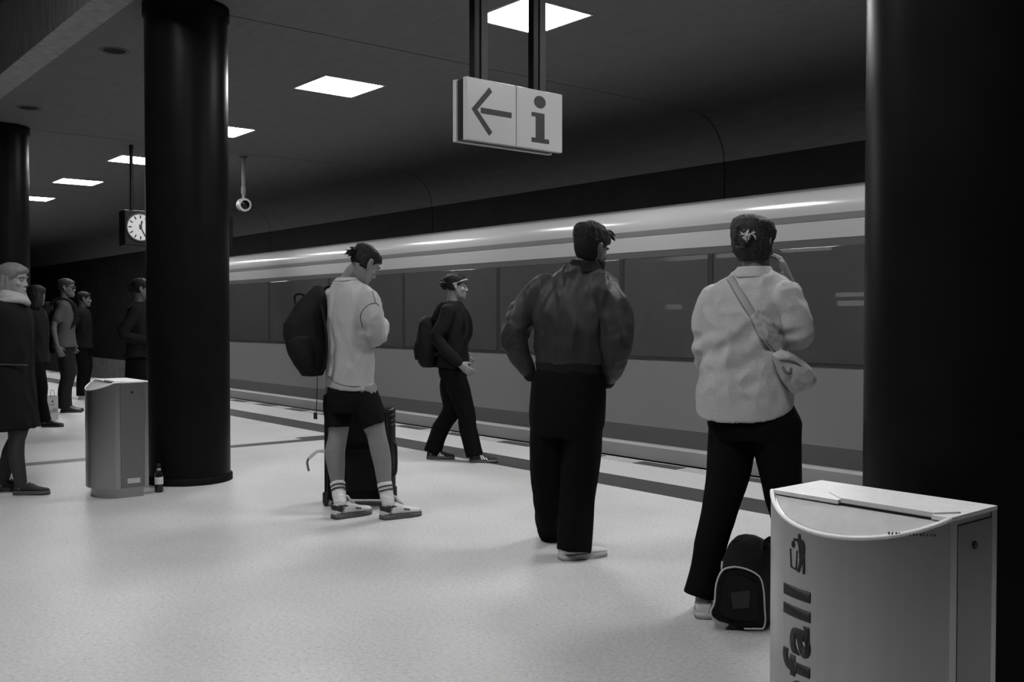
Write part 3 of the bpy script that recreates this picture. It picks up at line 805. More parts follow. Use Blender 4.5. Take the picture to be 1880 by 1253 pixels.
def shoe(parent, heel, d, L, W, m_up, m_sole, H=.085, laces=True, heel_tab=None, stripes=None, white_toe=None, name='shoe'):
    d = d.normalized(); s = Vector((d.y, -d.x, 0)); heel = Vector((heel.x, heel.y, 0)); z = Vector((0, 0, 1))
    prof = [(0.0, .26), (.03, .36), (.12, .43), (.28, .42), (.45, .44), (.62, .5), (.78, .48), (.90, .40), (.965, .27), (1.0, .10)]
    ol = [heel + d * (x * L) + s * (h * W) for x, h in prof] + [heel + d * (x * L) - s * (h * W * .96) for x, h in reversed(prof)]
    b = bmesh.new(); prism(b, ol, z * .030); bmesh.ops.bevel(b, geom=b.edges[:], offset=.004, segments=2, affect='EDGES')
    b2 = bmesh.new()
    tops = [(.015, .062), (.06, H), (.20, H * .98), (.34, H * 1.10), (.46, H * 1.02), (.62, H * .74), (.78, H * .62), (.90, H * .57), (.975, H * .48)]
    rings = []
    for x, t in tops:
        h = 0
        for (x0, h0), (x1, h1) in zip(prof[:-1], prof[1:]):
            if x0 <= x <= x1: h = h0 + (h1 - h0) * (x - x0) / (x1 - x0)
        h *= W * .93; ring = []
        for j in range(18):
            a = 2 * math.pi * j / 18; ca, sa = math.cos(a), math.sin(a)
            narrow = 1 - (.16 if .05 < x < .55 else .12) * max(0, sa)
            ring.append(heel + d * (x * L) + s * (h * math.copysign(abs(ca) ** .8, ca) * narrow) + z * ((t + .022) / 2 + (t - .022) / 2 * math.copysign(abs(sa) ** .8, sa)))
        rings.append(ring)
    skin_rings(b2, rings)
    me = remesh(b2, .0055, 2)
    up = mesh_obj(name, me, m_up, parent)
    obj('sole', b, m_sole, up, True)
    if heel_tab:
        bb = bmesh.new()
        ring = [heel + d * (L * .16) + s * (W * .385) + z * .064, heel + d * (L * .06) + s * (W * .33) + z * .072, heel + d * (L * .022) + s * (W * .16) + z * .074, heel + d * (L * .022) - s * (W * .16) + z * .074, heel + d * (L * .06) - s * (W * .33) + z * .072, heel + d * (L * .16) - s * (W * .385) + z * .064]
        tube(bb, ring, [(.018, .006)] * 6, 8, 3, side=z)
        obj('heel_tab', bb, heel_tab, up, True)
        bb = bmesh.new()
        for sg in (1, -1):
            tube(bb, [heel + d * (L * .10) + s * (sg * W * .37) + z * (H * .86), heel + d * (L * .22) + s * (sg * W * .33) + z * (H * .84), heel + d * (L * .33) + s * (sg * W * .32) + z * (H * .80)], [.006, .007, .005], 8, 2)
        obj('collar_lining', bb, heel_tab, up, True)
        bb = bmesh.new(); tube(bb, [heel + d * (L * .50) + z * (H * .95), heel + d * (L * .41) + z * (H * 1.16), heel + d * (L * .35) + z * (H * 1.42)], [(.030, .008), (.030, .008), (.026, .006)], 12, 3, side=s); obj('tongue', bb, m_up, up, True)
    if laces:
        for k in range(4):
            x = .40 + .065 * k; t = H * (1.07 - .15 * k)
            bb = bmesh.new(); tube(bb, [heel + d * (x * L) - s * (W * .20) + z * (t - .006), heel + d * ((x + .01) * L) + z * (t + .004), heel + d * (x * L) + s * (W * .20) + z * (t - .006)], [.0035] * 3, 6, 2); obj('lace', bb, laces if laces is not True else m_up, up, True)
    if stripes:
        for k in range(3):
            for sg in (1, -1):
                x = .36 + .085 * k
                bb = bmesh.new(); prism(bb, [heel + d * ((x + .09) * L) + s * (sg * W * .455) + z * .032, heel + d * ((x + .045 + .09) * L) + s * (sg * W * .465) + z * .032, heel + d * ((x + .045) * L) + s * (sg * W * .30) + z * (H * .92 - .012 * k), heel + d * (x * L) + s * (sg * W * .30) + z * (H * .95 - .012 * k)], s * (sg * .008)); obj('stripe', bb, stripes, up)
    return up

M_EYE = mat('eye_white', .28, .3); M_IRIS = mat('iris_dark', .02, .15)
M_SKIN = mat('skin', .20, .5, nscale=30, namt=.06)
M_SKIN_DK = mat('skin_shaded', .12, .5, nscale=30, namt=.06)  # darker copy of the skin tone, standing in for dimmer light on figures
M_SKIN_LT = mat('skin_pale', .24, .5, nscale=30, namt=.06)
M_HAIR_DK = mat('dark_hair', .009, .62, spec=.25, nscale=120, namt=.6, stretch=(3, .4, 1), bump=1.0, bscale=160)
M_HAIR_BR = mat('brown_hair', .034, .6, spec=.25, nscale=120, namt=.6, stretch=(3, .4, 1), bump=1.0, bscale=160)
M_HAIR_LT = mat('blonde_hair', .17, .6, spec=.25, nscale=120, namt=.3, stretch=(3, 3, .25), bump=.8, bscale=120)
M_SHIRT1 = mat('pale_jersey', .37, .85, spec=.15, nscale=160, namt=.06, bump=.15, bscale=600)
M_SEAM = mat('seam_grey', .10, .8)
M_SHORTS = mat('black_cotton', .007, .9, spec=.08)
M_JACKET = mat('dark_bomber_nylon', .022, .55, spec=.3, nscale=9, namt=.2)
M_RIB = mat('rib_knit_dark', .014, .9, spec=.1)
M_TROUSER = mat('black_wool', .006, .9, spec=.06)
M_BLOUSE = mat('pale_denim_shirt', .42, .85, spec=.15, nscale=120, namt=.08, bump=.2, bscale=500)
M_COAT = mat('dark_coat_wool', .010, .9, spec=.1)
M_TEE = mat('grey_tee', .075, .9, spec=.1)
M_CANVAS = mat('black_canvas', .009, .8, spec=.15, bump=.2, bscale=300)
M_SHOEW = mat('white_leather', .62, .45)
M_SHOED = mat('dark_suede', .025, .8)
M_SOLEG = mat('grey_gum_sole', .085, .6)
M_SOLEW = mat('pale_sole', .42, .6)
M_SOCK = mat('white_sock', .62, .9, spec=.1)
Z = Vector((0, 0, 1))
def person_body(name, bm, voxel, m, label, group=None, it=3):
    me = remesh(bm, voxel, it, .45)
    o = mesh_obj(name, me, m); base_origin(o); tag(o, label, 'person', group)
    return o

# ------------------------------------------------------------------ man in the pale long-sleeved top, reading his phone
def man_pale_top():
    D = 6.45
    p = lambda x, y, dd=0.0: P(x, y, D + dd)
    f = fdir(45); s = fdir(135)
    heelL, heelR = on_z(611, 954), on_z(699, 955)
    fL, fR = fdir(48), fdir(56)
    hd = Head(p(668, 487, -.02), fdir(52) * .86 - Z * .58, Z * .8 + fdir(52) * .5, 1.0)
    aL = heelL + fL * .055; aR = heelR + fR * .055
    b = bmesh.new()
    hd.geo(b)
    tube(b, [p(634, 530, .03), p(642, 512, .02), p(654, 496, .0), p(664, 486, 0)], [.062, .058, .058, .055], 16, 3)
    torso_rings(b, [(p(637, 524), .10, .06), (p(641, 540), .15, .075), (p(643, 570), .16, .095), (p(643, 640), .145, .095), (p(641, 690), .15, .105), (p(641, 735), .16, .12)], s, f)
    armR = [p(677, 552, -.11), p(686, 590, -.13), p(689, 622, -.09), p(697, 605, .10), p(700, 588, .22)]
    tube(b, armR, [.05, .045, .042, .036, .027], 14, 3)
    armL = [p(606, 548, .13), p(610, 590, .2), p(618, 620, .27), p(645, 606, .36), p(668, 592, .42)]
    tube(b, armL, [.05, .045, .042, .036, .027], 14, 3)
    hand_geo(b, p(701, 586, .24), (RIGHT * -.2 + FH * .8 + Z * .5), (-RIGHT + Z * .2), True, 1, .5)
    hand_geo(b, p(670, 590, .44), (RIGHT * .7 + FH * .5 + Z * .4), (FH * -.3 + Z * .8 + RIGHT * .4), False, 1, .5)
    legL = [p(622, 715, .05), p(622, 760, .05), p(621, 797, .04), p(615, 830, .02), p(617, 855, .01), p(620, 890, 0), Vector((aL.x, aL.y, .09)), Vector((aL.x, aL.y, .05))]
    tube(b, legL, [.095, .082, .064, .067, .059, .044, .040, .042], 18, 3)
    legR = [p(664, 715, -.05), p(680, 762, -.06), p(690, 795, -.07), p(697, 825, -.07), p(702, 850, -.06), p(706, 890, -.06), Vector((aR.x, aR.y, .09)), Vector((aR.x, aR.y, .05))]
    tube(b, legR, [.098, .086, .064, .064, .059, .045, .040, .042], 18, 3)
    foot_geo(b, heelL, fL); foot_geo(b, heelR, fR)
    body = person_body('person', b, .005, M_SKIN, 'young man in a pale long-sleeved top and black shorts, head bowed over a phone')
    hd.eyes(body); hd.brows(body, M_HAIR_DK)
    # hair: short at the sides, gathered in a small knot at the back
    def tf(x, y, z):
        yl = .090 if z > .062 else (.018 + max(0, z) / .062 * .055)
        m = sstep((yl - y) / .014) * sstep((z + .040 + (.012 if y > -.05 else .0)) / .03)
        return -.006 + m * (.012 + .012 * sstep((z - .03) / .06) + .004 * sstep((-y) / .08))
    hair = obj('hair', hd.shell(tf, amp=.006), M_HAIR_DK, body, True)
    b = bmesh.new()
    for k in range(46):
        a = random.uniform(0, 6.28); c0 = hd.w((.012 * math.cos(a), -.092, .028 + .014 * math.sin(a)))
        tip = hd.w((.024 * math.cos(a) + random.uniform(-.01, .01), -.128 - random.uniform(0, .024), .026 + .024 * math.sin(a) - random.uniform(.0, .03)))
        tube(b, [c0, c0.lerp(tip, .5) + hd.u * .008, tip], [.005, .0065, .002], 6, 2)
    obj('hair_knot', b, M_HAIR_DK, hair, True)
    # long-sleeved top
    b = bmesh.new()
    torso_rings(b, [(p(639, 510), .074, .066, 0, .0), (p(638, 518), .110, .078), (p(640, 531), .165, .092), (p(641, 545), .188, .105), (p(643, 575), .192, .122), (p(643, 620), .178, .124), (p(643, 665), .172, .126), (p(642, 692), .178, .130, -.004, .002), (p(643, 711), .184, .135, -.014, .008)], s, f, 36)
    tube(b, [p(672, 545, -.10), p(683, 575, -.13), p(688, 602, -.13), p(690, 620, -.09), p(696, 610, .03), p(700, 596, .14)], [.074, .070, .063, .060, .054, .047], 20, 3)
    tube(b, [p(610, 545, .12), p(608, 590, .19), p(616, 618, .25), p(640, 606, .33), p(658, 596, .39)], [.072, .064, .060, .050, .044], 20, 3)
    me = remesh(b, .0065, 4)
    fw = folds(.020, 7, (1, 1, .35), 1); fw2 = folds(.009, 15, (1, 1, .4), 8); fd = folds(.014, 8, (1.2, 1.2, 1.6), 4)
    c_el = p(690, 610, -.05)
    hz = p(642, 711).z
    displace(me, lambda co, n: (fw(co, n) * .8 + fw2(co, n)) * (.25 + .75 * sstep((co.z - hz - .03) / .12)) * sstep((p(640, 508).z - co.z) / .05) + fd(co, n) * sstep(1 - (co - c_el).length / .25))
    top = mesh_obj('long_sleeved_top', me, M_SHIRT1, body)
    bv = bvh_of(me)
    def seam(pts, r=.0032, nm='seam', m=M_SEAM):
        q = []
        for x, y in pts:
            h = bv.ray_cast(CAMP, ray(x, y).normalized())
            if h[0] is not None: q.append(h[0] - ray(x, y).normalized() * .0008)
        if len(q) > 1:
            bb = bmesh.new(); tube(bb, q, [r] * len(q), 6, 2); obj(nm, bb, m, top, True)
    def px(cr): return [(600 + x * .18349, 430 + y * .18349) for x, y in cr]
    seam(px([(40, 455), (75, 470), (150, 473), (220, 465), (285, 460)]))
    seam(px([(425, 520), (455, 570), (475, 640), (485, 690)])); seam(px([(485, 690), (440, 698), (390, 730), (350, 780), (335, 830), (345, 890), (352, 930)])); seam(px([(485, 690), (505, 700), (522, 718)]))
    seam([(602, 690), (615, 702), (636, 709), (660, 710), (686, 705)], .003)
    # shorts
    b = bmesh.new()
    torso_rings(b, [(p(641, 690), .165, .118), (p(641, 712), .172, .125), (p(641, 738), .172, .128), (p(642, 755), .15, .12)], s, f)
    tube(b, [p(622, 725, .05), p(622, 750, .05), p(623, 784, .04)], [(.105, .105), (.100, .098), (.084, .090)], 24, 3, round_caps=False)
    tube(b, [p(664, 725, -.05), p(676, 750, -.06), p(687, 782, -.075)], [(.105, .105), (.098, .098), (.078, .088)], 24, 3, round_caps=False)
    me = remesh(b, .007, 3); displace(me, folds(.008, 11, (1, 1, .5), 9)); mesh_obj('shorts', me, M_SHORTS, body)
    # socks with two dark rings
    for hl, fd_, leg in ((heelL, fL, legL), (heelR, fR, legR)):
        a = leg[5]; t = Vector((leg[6].x, leg[6].y, .10)); top_ = t.lerp(a, 1.0)
        b = bmesh.new(); tube(b, [Vector((t.x, t.y, .060)), t, t.lerp(top_, .6), top_ + Z * .012], [.030, .041, .046, .050], 20, 3, round_caps=False); foot_geo(b, hl, fd_, 1.0)
        me = remesh(b, .005, 2); displace(me, folds(.003, 30, (1, 1, 2), 3)); so = mesh_obj('sock', me, M_SOCK, body)
        for q in (.60, .78):
            c = t.lerp(top_ + Z * .012, q); ax = (top_ - t).normalized()
            b = bmesh.new(); lathe(b, [(.046, -.004), (.0512, -.004), (.0512, .004), (.046, .004)], c, 24, ax, ring=True); obj('sock_ring', b, M_PRINT, so)
        sh = shoe(body, hl, fd_, .295, .108, M_SHOEW, M_SOLEG, .100, M_SHOEW, M_PRINT)
        sd = Vector((fd_.y, -fd_.x, 0))
        b = bmesh.new(); bx(b, -.022, .022, -.002, .002, -.006, .006, bev=.001, M=Matrix.Translation(hl + fd_ * .165 + sd * .048 + Z * .058) @ Matrix((fd_, sd, Z)).transposed().to_4x4() @ Matrix.Rotation(R(10), 4, 'Y')); obj('side_tab', b, M_SEAM, sh)
    # phone in his hands
    c = p(690, 572, .42)
    b = bmesh.new(); bx(b, -.037, .037, -.005, .005, -.075, .075, bev=.004, M=Matrix.Translation(c) @ Matrix((s, f, Z)).transposed().to_4x4() @ Matrix.Rotation(R(-40), 4, 'X'))
    o = obj('phone', b, M_BLACK); base_origin(o); tag(o, 'dark phone held in front of the man in the pale top', 'phone')
    return body, top, bv
MAN1 = man_pale_top()

# ------------------------------------------------------------------ man in the dark bomber jacket
def man_bomber():
    D = 5.36
    p = lambda x, y, dd=0.0: P(x, y, D + dd)
    f = fdir(32); s = fdir(122)
    heelR = on_z(1027, 1029); fR = fdir(66); heelL = on_z(1003, 992); fL = fdir(52)
    hd = Head(p(1083, 461, -.01), fdir(48) * .97 - Z * .24, Z, 1.04)
    aL = heelL + fL * .055; aR = heelR + fR * .055
    b = bmesh.new(); hd.geo(b)
    tube(b, [p(1070, 515), p(1073, 494), p(1079, 474)], [.070, .064, .060], 16, 3)
    torso_rings(b, [(p(1069, 512), .14, .08), (p(1058, 535), .195, .10), (p(1052, 575), .19, .115), (p(1049, 640), .165, .11), (p(1046, 690), .175, .12), (p(1044, 740), .175, .13)], s, f)
    armR = [p(1110, 540, -.11), p(1126, 580, -.13), p(1128, 632, -.18), p(1126, 670, -.11), p(1117, 697, -.04)]
    armL = [p(1001, 540, .11), p(968, 585, .12), p(948, 622, .1), p(957, 655, .09), p(971, 684, .06)]
    tube(b, armR, [.052, .048, .045, .036, .028], 14, 3); tube(b, armL, [.052, .048, .045, .036, .028], 14, 3)
    hand_geo(b, p(1115, 701, -.02), (-RIGHT * .35 - Z * .8 + FH * .4), (-RIGHT * .8 + Z * .3), True, 1, .55)
    hand_geo(b, p(973, 690, .06), (RIGHT * .30 - Z * .85 + FH * .3), (RIGHT * .8 + Z * .3), False, 1, .55)
    legL = [p(1010, 725, .06), p(1006, 820, .07), p(1008, 900, .18), p(1010, 960, .38), Vector((aL.x, aL.y, .09)), Vector((aL.x, aL.y, .05))]
    legR = [p(1073, 725, -.06), p(1067, 820, -.04), p(1062, 900, -.02), p(1056, 970, -.03), Vector((aR.x, aR.y, .09)), Vector((aR.x, aR.y, .05))]
    for L in (legL, legR): tube(b, L, [.09, .07, .058, .045, .040, .042], 16, 3)
    foot_geo(b, heelL, fL); foot_geo(b, heelR, fR)
    body = person_body('person', b, .005, mat('skin_deep_shade', .085, .5, nscale=30, namt=.06), 'man seen from behind in a dark bomber jacket and wide black trousers, hands in pockets')  # shade on his face and neck is put into the skin colour
    hd.eyes(body); hd.brows(body, M_HAIR_DK)
    def tf(x, y, z):
        yl = .10 if z > .052 else (.016 + max(0, z) / .052 * .05)
        m = sstep((yl - y) / .014) * sstep((z + .03) / .06)
        return -.006 + m * (.009 + .016 * sstep((z - .01) / .09) + .020 * sstep((z - .06) / .05) + .012 * sstep((y - .03) / .05))
    hair = obj('hair', hd.shell(tf, amp=.008), M_HAIR_DK, body, True)
    def tfade(x, y, z):
        m = sstep((.004 - y) / .014) * sstep((z + .095) / .04) * sstep((.03 - z) / .02)
        return -.004 + m * .0068
    obj('shaved_sides', hd.shell(tfade, amp=.001, fq=200), mat('stubble_hair', .009, .8, spec=.2, bump=.6, bscale=300), body, True)
    # forelock that stands out over the brow
    b = bmesh.new()
    for k in range(34):
        x = random.uniform(-.05, .05); c0 = hd.w((x, .045 + random.uniform(-.04, .02), .095)); tip = hd.w((x * 1.15, .105 + random.uniform(-.015, .03), .100 + random.uniform(-.035, .018)))
        tube(b, [c0, c0.lerp(tip, .5) + hd.u * .022, tip], [.009, .010, .003], 6, 2)
    obj('forelock', b, M_HAIR_DK, hair, True)
    def tb(x, y, z):
        m = sstep((y - .0) / .02) * sstep((-.028 - z + .25 * max(0, .05 - y) * 0) / .02)
        return -.005 + m * .014
    obj('beard', hd.shell(tb, amp=.003, z0=-.112), M_HAIR_DK, body, True)
    # jacket
    b = bmesh.new()
    torso_rings(b, [(p(1074, 492), .098, .088, -.012, 0), (p(1070, 502), .125, .092), (p(1064, 514), .178, .102), (p(1057, 532), .212, .118), (p(1052, 570), .218, .140), (p(1050, 615), .212, .146), (p(1048, 650), .205, .145), (p(1047, 668), .195, .138, 0, 0)], s, f, 36)
    tube(b, [p(1106, 534, -.10), p(1125, 565, -.13), p(1131, 600, -.16), p(1129, 640, -.17), p(1126, 672, -.11), p(1119, 694, -.05)], [.092, .086, .082, .076, .064, .045], 20, 3)
    tube(b, [p(1003, 534, .11), p(972, 565, .125), p(950, 598, .12), p(945, 625, .1), p(956, 657, .08), p(970, 682, .06)], [.090, .082, .080, .076, .062, .044], 20, 3)
    me = remesh(b, .0065, 4)
    fa = folds(.026, 6, (1.1, 1.1, .35), 2); fa2 = folds(.014, 13, (1, 1, .4), 12); fb = folds(.016, 10, (1, 1, 1.4), 6)
    cR, cL = p(1129, 650, -.15), p(948, 640, .1)
    hz = p(1047, 668).z
    def jd(co, n):
        k = max(sstep(1 - (co - cR).length / .22), sstep(1 - (co - cL).length / .22))
        return ((fa(co, n) + fa2(co, n)) * (1 - .4 * k) + fb(co, n) * k) * (.3 + .7 * sstep((co.z - hz - .02) / .08))
    displace(me, jd)
    jk = mesh_obj('bomber_jacket', me, M_JACKET, body)
    b = bmesh.new()
    torso_rings(b, [(p(1046, 664), .198, .140), (p(1046, 674), .193, .136), (p(1046, 686), .188, .132)], s, f, 36)
    me = remesh(b, .007, 2); displace(me, lambda co, n: .002 * math.sin((co - p(1046, 675)).dot(s) * 420)); mesh_obj('hem_band', me, M_RIB, jk)
    b = bmesh.new(); torso_rings(b, [(p(1071, 502), .108, .098), (p(1075, 489), .092, .088, -.006), (p(1078, 479), .083, .082, -.010)], s, f, 36)
    me = remesh(b, .006, 2); mesh_obj('collar', me, M_RIB, jk)
    for a0, a1, r in ((p(1120, 690, -.055), p(1116, 702, -.03), .040), (p(968, 678, .065), p(974, 690, .055), .039)):
        b = bmesh.new(); tube(b, [a0, a1], [r, r * .95], 18, 2); obj('cuff', b, M_RIB, jk, True)
    # trousers
    b = bmesh.new()
    torso_rings(b, [(p(1045, 676), .180, .125), (p(1044, 700), .208, .140), (p(1043, 735), .216, .146), (p(1041, 775), .214, .146), (p(1040, 800), .19, .135)], s, f)
    tube(b, [p(1012, 735, .06), p(1006, 820, .06), p(1008, 900, .16), p(1012, 976, .40)], [(.095, .115), (.102, .105), (.092, .095), (.082, .088)], 24, 4, round_caps=False)
    tube(b, [p(1072, 735, -.06), p(1069, 820, -.04), p(1062, 900, -.02), p(1057, 960, -.04), p(1053, 1012, -.06)], [(.095, .12), (.108, .11), (.098, .10), (.094, .096), (.092, .094)], 24, 4, round_caps=False)
    me = remesh(b, .007, 4); displace(me, folds(.010, 8, (1, 1, .3), 5)); mesh_obj('trousers', me, M_TROUSER, body)
    shoe(body, heelR, fR, .29, .106, M_SHOEW, M_SOLEW, .08, M_SHOEW); shoe(body, heelL, fL, .29, .106, M_SHOEW, M_SOLEW, .08, M_SHOEW)
    return body
man_bomber()

# ------------------------------------------------------------------ woman in the pale shirt, hand raised to her face
def woman_shirt():
    D = 4.30
    p = lambda x, y, dd=0.0: P(x, y, D + dd)
    f = fdir(25); s = fdir(115)
    heelL = on_z(1291, 1139); fL = fdir(14); heelR = on_z(1506, 1112); fR = fdir(35)
    hd = Head(p(1384, 452, 0), fdir(42) * .98 - Z * .08, Z, .97)
    aL = heelL + fL * .05; aR = heelR + fR * .05
    b = bmesh.new(); hd.geo(b, True)
    tube(b, [p(1383, 520), p(1384, 498), p(1384, 470)], [.056, .052, .05], 16, 3)
    torso_rings(b, [(p(1383, 512), .12, .07), (p(1378, 534), .165, .085), (p(1372, 575), .165, .105), (p(1369, 640), .145, .10), (p(1370, 700), .165, .115), (p(1380, 760), .185, .13), (p(1385, 800), .17, .125)], s, f)
    armL = [p(1314, 545, .09), p(1300, 592, .10), p(1296, 642, .10), p(1304, 660, .22), p(1318, 672, .34)]
    armR = [p(1441, 545, -.09), p(1458, 590, -.12), p(1465, 625, -.10), p(1459, 578, .04), p(1450, 520, .05)]
    tube(b, armL, [.045, .042, .038, .032, .024], 14, 3); tube(b, armR, [.045, .042, .038, .033, .025], 14, 3)
    hand_geo(b, p(1320, 673, .36), (RIGHT * .3 + FH * .8 - Z * .1), (RIGHT * .6 + Z * -.4), False, .92, .4)
    hand_geo(b, p(1449, 514, .05), (-RIGHT * .34 + Z * .92 + FH * .02), (-RIGHT * .75 + FH * .55 - Z * .2), True, .92, .40, .5)
    legL = [p(1348, 790, .05), p(1338, 870, .05), p(1322, 940, .03), p(1304, 1040, .0), Vector((aL.x, aL.y, .10)), Vector((aL.x, aL.y, .05))]
    legR = [p(1422, 790, -.05), p(1432, 870, -.05), p(1442, 940, -.01), p(1474, 1040, .12), Vector((aR.x, aR.y, .10)), Vector((aR.x, aR.y, .05))]
    for L in (legL, legR): tube(b, L, [.09, .078, .056, .052, .036, .038], 16, 3)
    foot_geo(b, heelL, fL, .9); foot_geo(b, heelR, fR, .9)
    body = person_body('person', b, .005, M_SKIN, 'woman seen from behind, pale shirt, black flared trousers, right hand at her face')
    hd.eyes(body); hd.brows(body, M_HAIR_BR)
    def tf(x, y, z):
        yl = .088 if z > .066 else (.022 + max(0, z) / .066 * .06)
        m = sstep((yl - y) / .016) * sstep((z + .085 - .10 * max(0, y)) / .03)
        return -.006 + m * (.022 + .008 * sstep((z - .03) / .06) + .010 * sstep(-y / .09))
    hair = obj('hair', hd.shell(tf, amp=.006, comb=Vector((1, .4, .4))), M_HAIR_BR, body, True)
    b = bmesh.new()   # twisted-up lengths at the back of the head
    for k in range(30):
        a = k / 30 * 6.28 * 2; r = .022 + .018 * (k % 5) / 5
        q = [hd.w((r * math.cos(a + t), -.112 - .010 * math.sin(3 * t + k) + .01 * (k % 3), .028 + 1.5 * r * math.sin(a + t))) for t in (0, .5, 1.0, 1.5)]
        tube(b, q, [.008, .010, .010, .006], 6, 2)
    obj('twisted_updo', b, M_HAIR_BR, hair, True)
    m_clip = mat('pale_hair_clip', .55, .3)
    b = bmesh.new(); cc = P(1374, 432, D)
    bvh = bvh_of(hair.data)
    ex = (RIGHT * .93 + UP * .37).normalized(); ey = ex.cross(FWD) * -1
    h = bvh.ray_cast(CAMP, ray(1374, 432).normalized()); cc = (h[0] if h[0] is not None else cc) - FWD * .012
    for k in range(16):
        o_ = cc + ex * random.uniform(-.022, .022) + ey * random.uniform(-.012, .012)
        an = random.choice((R(18), R(-35), R(75), R(120))) + random.uniform(-.3, .3); dv = ex * math.cos(an) + ey * math.sin(an); ln = random.uniform(.008, .018)
        tube(b, [o_ - dv * ln, o_ - FWD * .005, o_ + dv * ln], [.0016, .0030, .0016], 6, 2)
    tube(b, [cc - ex * .030, cc - FWD * .006, cc + ex * .030], [.002, .0035, .002], 8, 3)
    obj('hair_clip', b, m_clip, hair, True)
    # sunglasses pushed up at her brow
    # shirt
    b = bmesh.new()
    torso_rings(b, [(p(1384, 497), .072, .066), (p(1384, 506), .105, .074), (p(1382, 516), .145, .085), (p(1378, 534), .180, .102), (p(1372, 572), .186, .120), (p(1369, 615), .180, .122), (p(1367, 655), .180, .122), (p(1367, 688), .194, .132, .003, .018), (p(1367, 716), .205, .140, .007, .042), (p(1367, 747), .210, .145, .010, .062)], s, f, 40)
    tube(b, [p(1318, 544, .085), p(1301, 580, .10), p(1295, 620, .10), p(1293, 648, .10), p(1300, 664, .17)], [.068, .062, .056, .050, .044], 20, 3)
    tube(b, [p(1437, 546, -.085), p(1457, 585, -.12), p(1465, 618, -.10), p(1463, 606, .01), p(1457, 560, .04), p(1452, 538, .05)], [.072, .067, .060, .054, .048, .042], 20, 3)
    me = remesh(b, .0058, 4)
    fa = folds(.018, 6, (1, 1, .5), 11); fb = folds(.012, 11, (1.2, 1.2, 1), 13)
    cw = p(1420, 610, -.1)
    dg = (RIGHT * .83 + UP * .55).normalized()           # pull lines that run from the waist up to the strap
    def sd(co, n):
        q = co - p(1370, 640)
        v = q.dot(-RIGHT * .55 + UP * .83)
        k = sstep(1 - abs(q.dot(UP)) / .20)
        return (fa(co, n) * .8 + fb(co, n) * .7) * (.25 + .75 * sstep((co.z - p(1367, 760).z) / .12)) + .006 * k * math.sin(v * 62 + 2 * noise.noise(co * 6))
    displace(me, sd)
    sh = mesh_obj('shirt', me, M_BLOUSE, body); bv = bvh_of(me)
    b = bmesh.new(); torso_rings(b, [(p(1384, 511), .104, .090), (p(1384, 504), .094, .084), (p(1384, 497), .082, .076), (p(1385, 490), .072, .068)], s, f, 36)
    me = remesh(b, .005, 2); mesh_obj('collar', me, M_BLOUSE, sh)
    b = bmesh.new(); tube(b, [p(1455, 551, .045), p(1451, 535, .05)], [.050, .050], 20, 2); obj('cuff', b, M_BLOUSE, sh, True)
    # trousers: slim at the knee, flared at the hem
    b = bmesh.new()
    torso_rings(b, [(p(1374, 715), .160, .110), (p(1380, 745), .182, .126), (p(1384, 775), .204, .142), (p(1386, 805), .190, .130)], s, f)
    tube(b, [p(1346, 790, .05), p(1337, 870, .05), p(1322, 930, .04), p(1308, 985, .02), p(1296, 1045, .0), p(1284, 1094, -.01)], [(.108, .112), (.094, .098), (.080, .084), (.072, .076), (.066, .070), (.069, .078)], 24, 3, round_caps=False)
    tube(b, [p(1424, 790, -.05), p(1433, 870, -.05), p(1440, 930, -.02), p(1454, 985, .04), p(1476, 1045, .14), p(1496, 1082, .22)], [(.108, .112), (.090, .096), (.072, .078), (.064, .07), (.062, .068), (.068, .076)], 24, 3, round_caps=False)
    me = remesh(b, .006, 4); displace(me, folds(.007, 9, (1, 1, .3), 15)); mesh_obj('flared_trousers', me, M_TROUSER, body)
    shoe(body, heelL, fL, .265, .098, M_SHOEW, M_SOLEW, .085, M_SHOEW); shoe(body, heelR, fR, .265, .098, M_SHOEW, M_SOLEW, .085, M_SHOEW)
    return body, sh, bv
WOMAN = woman_shirt()
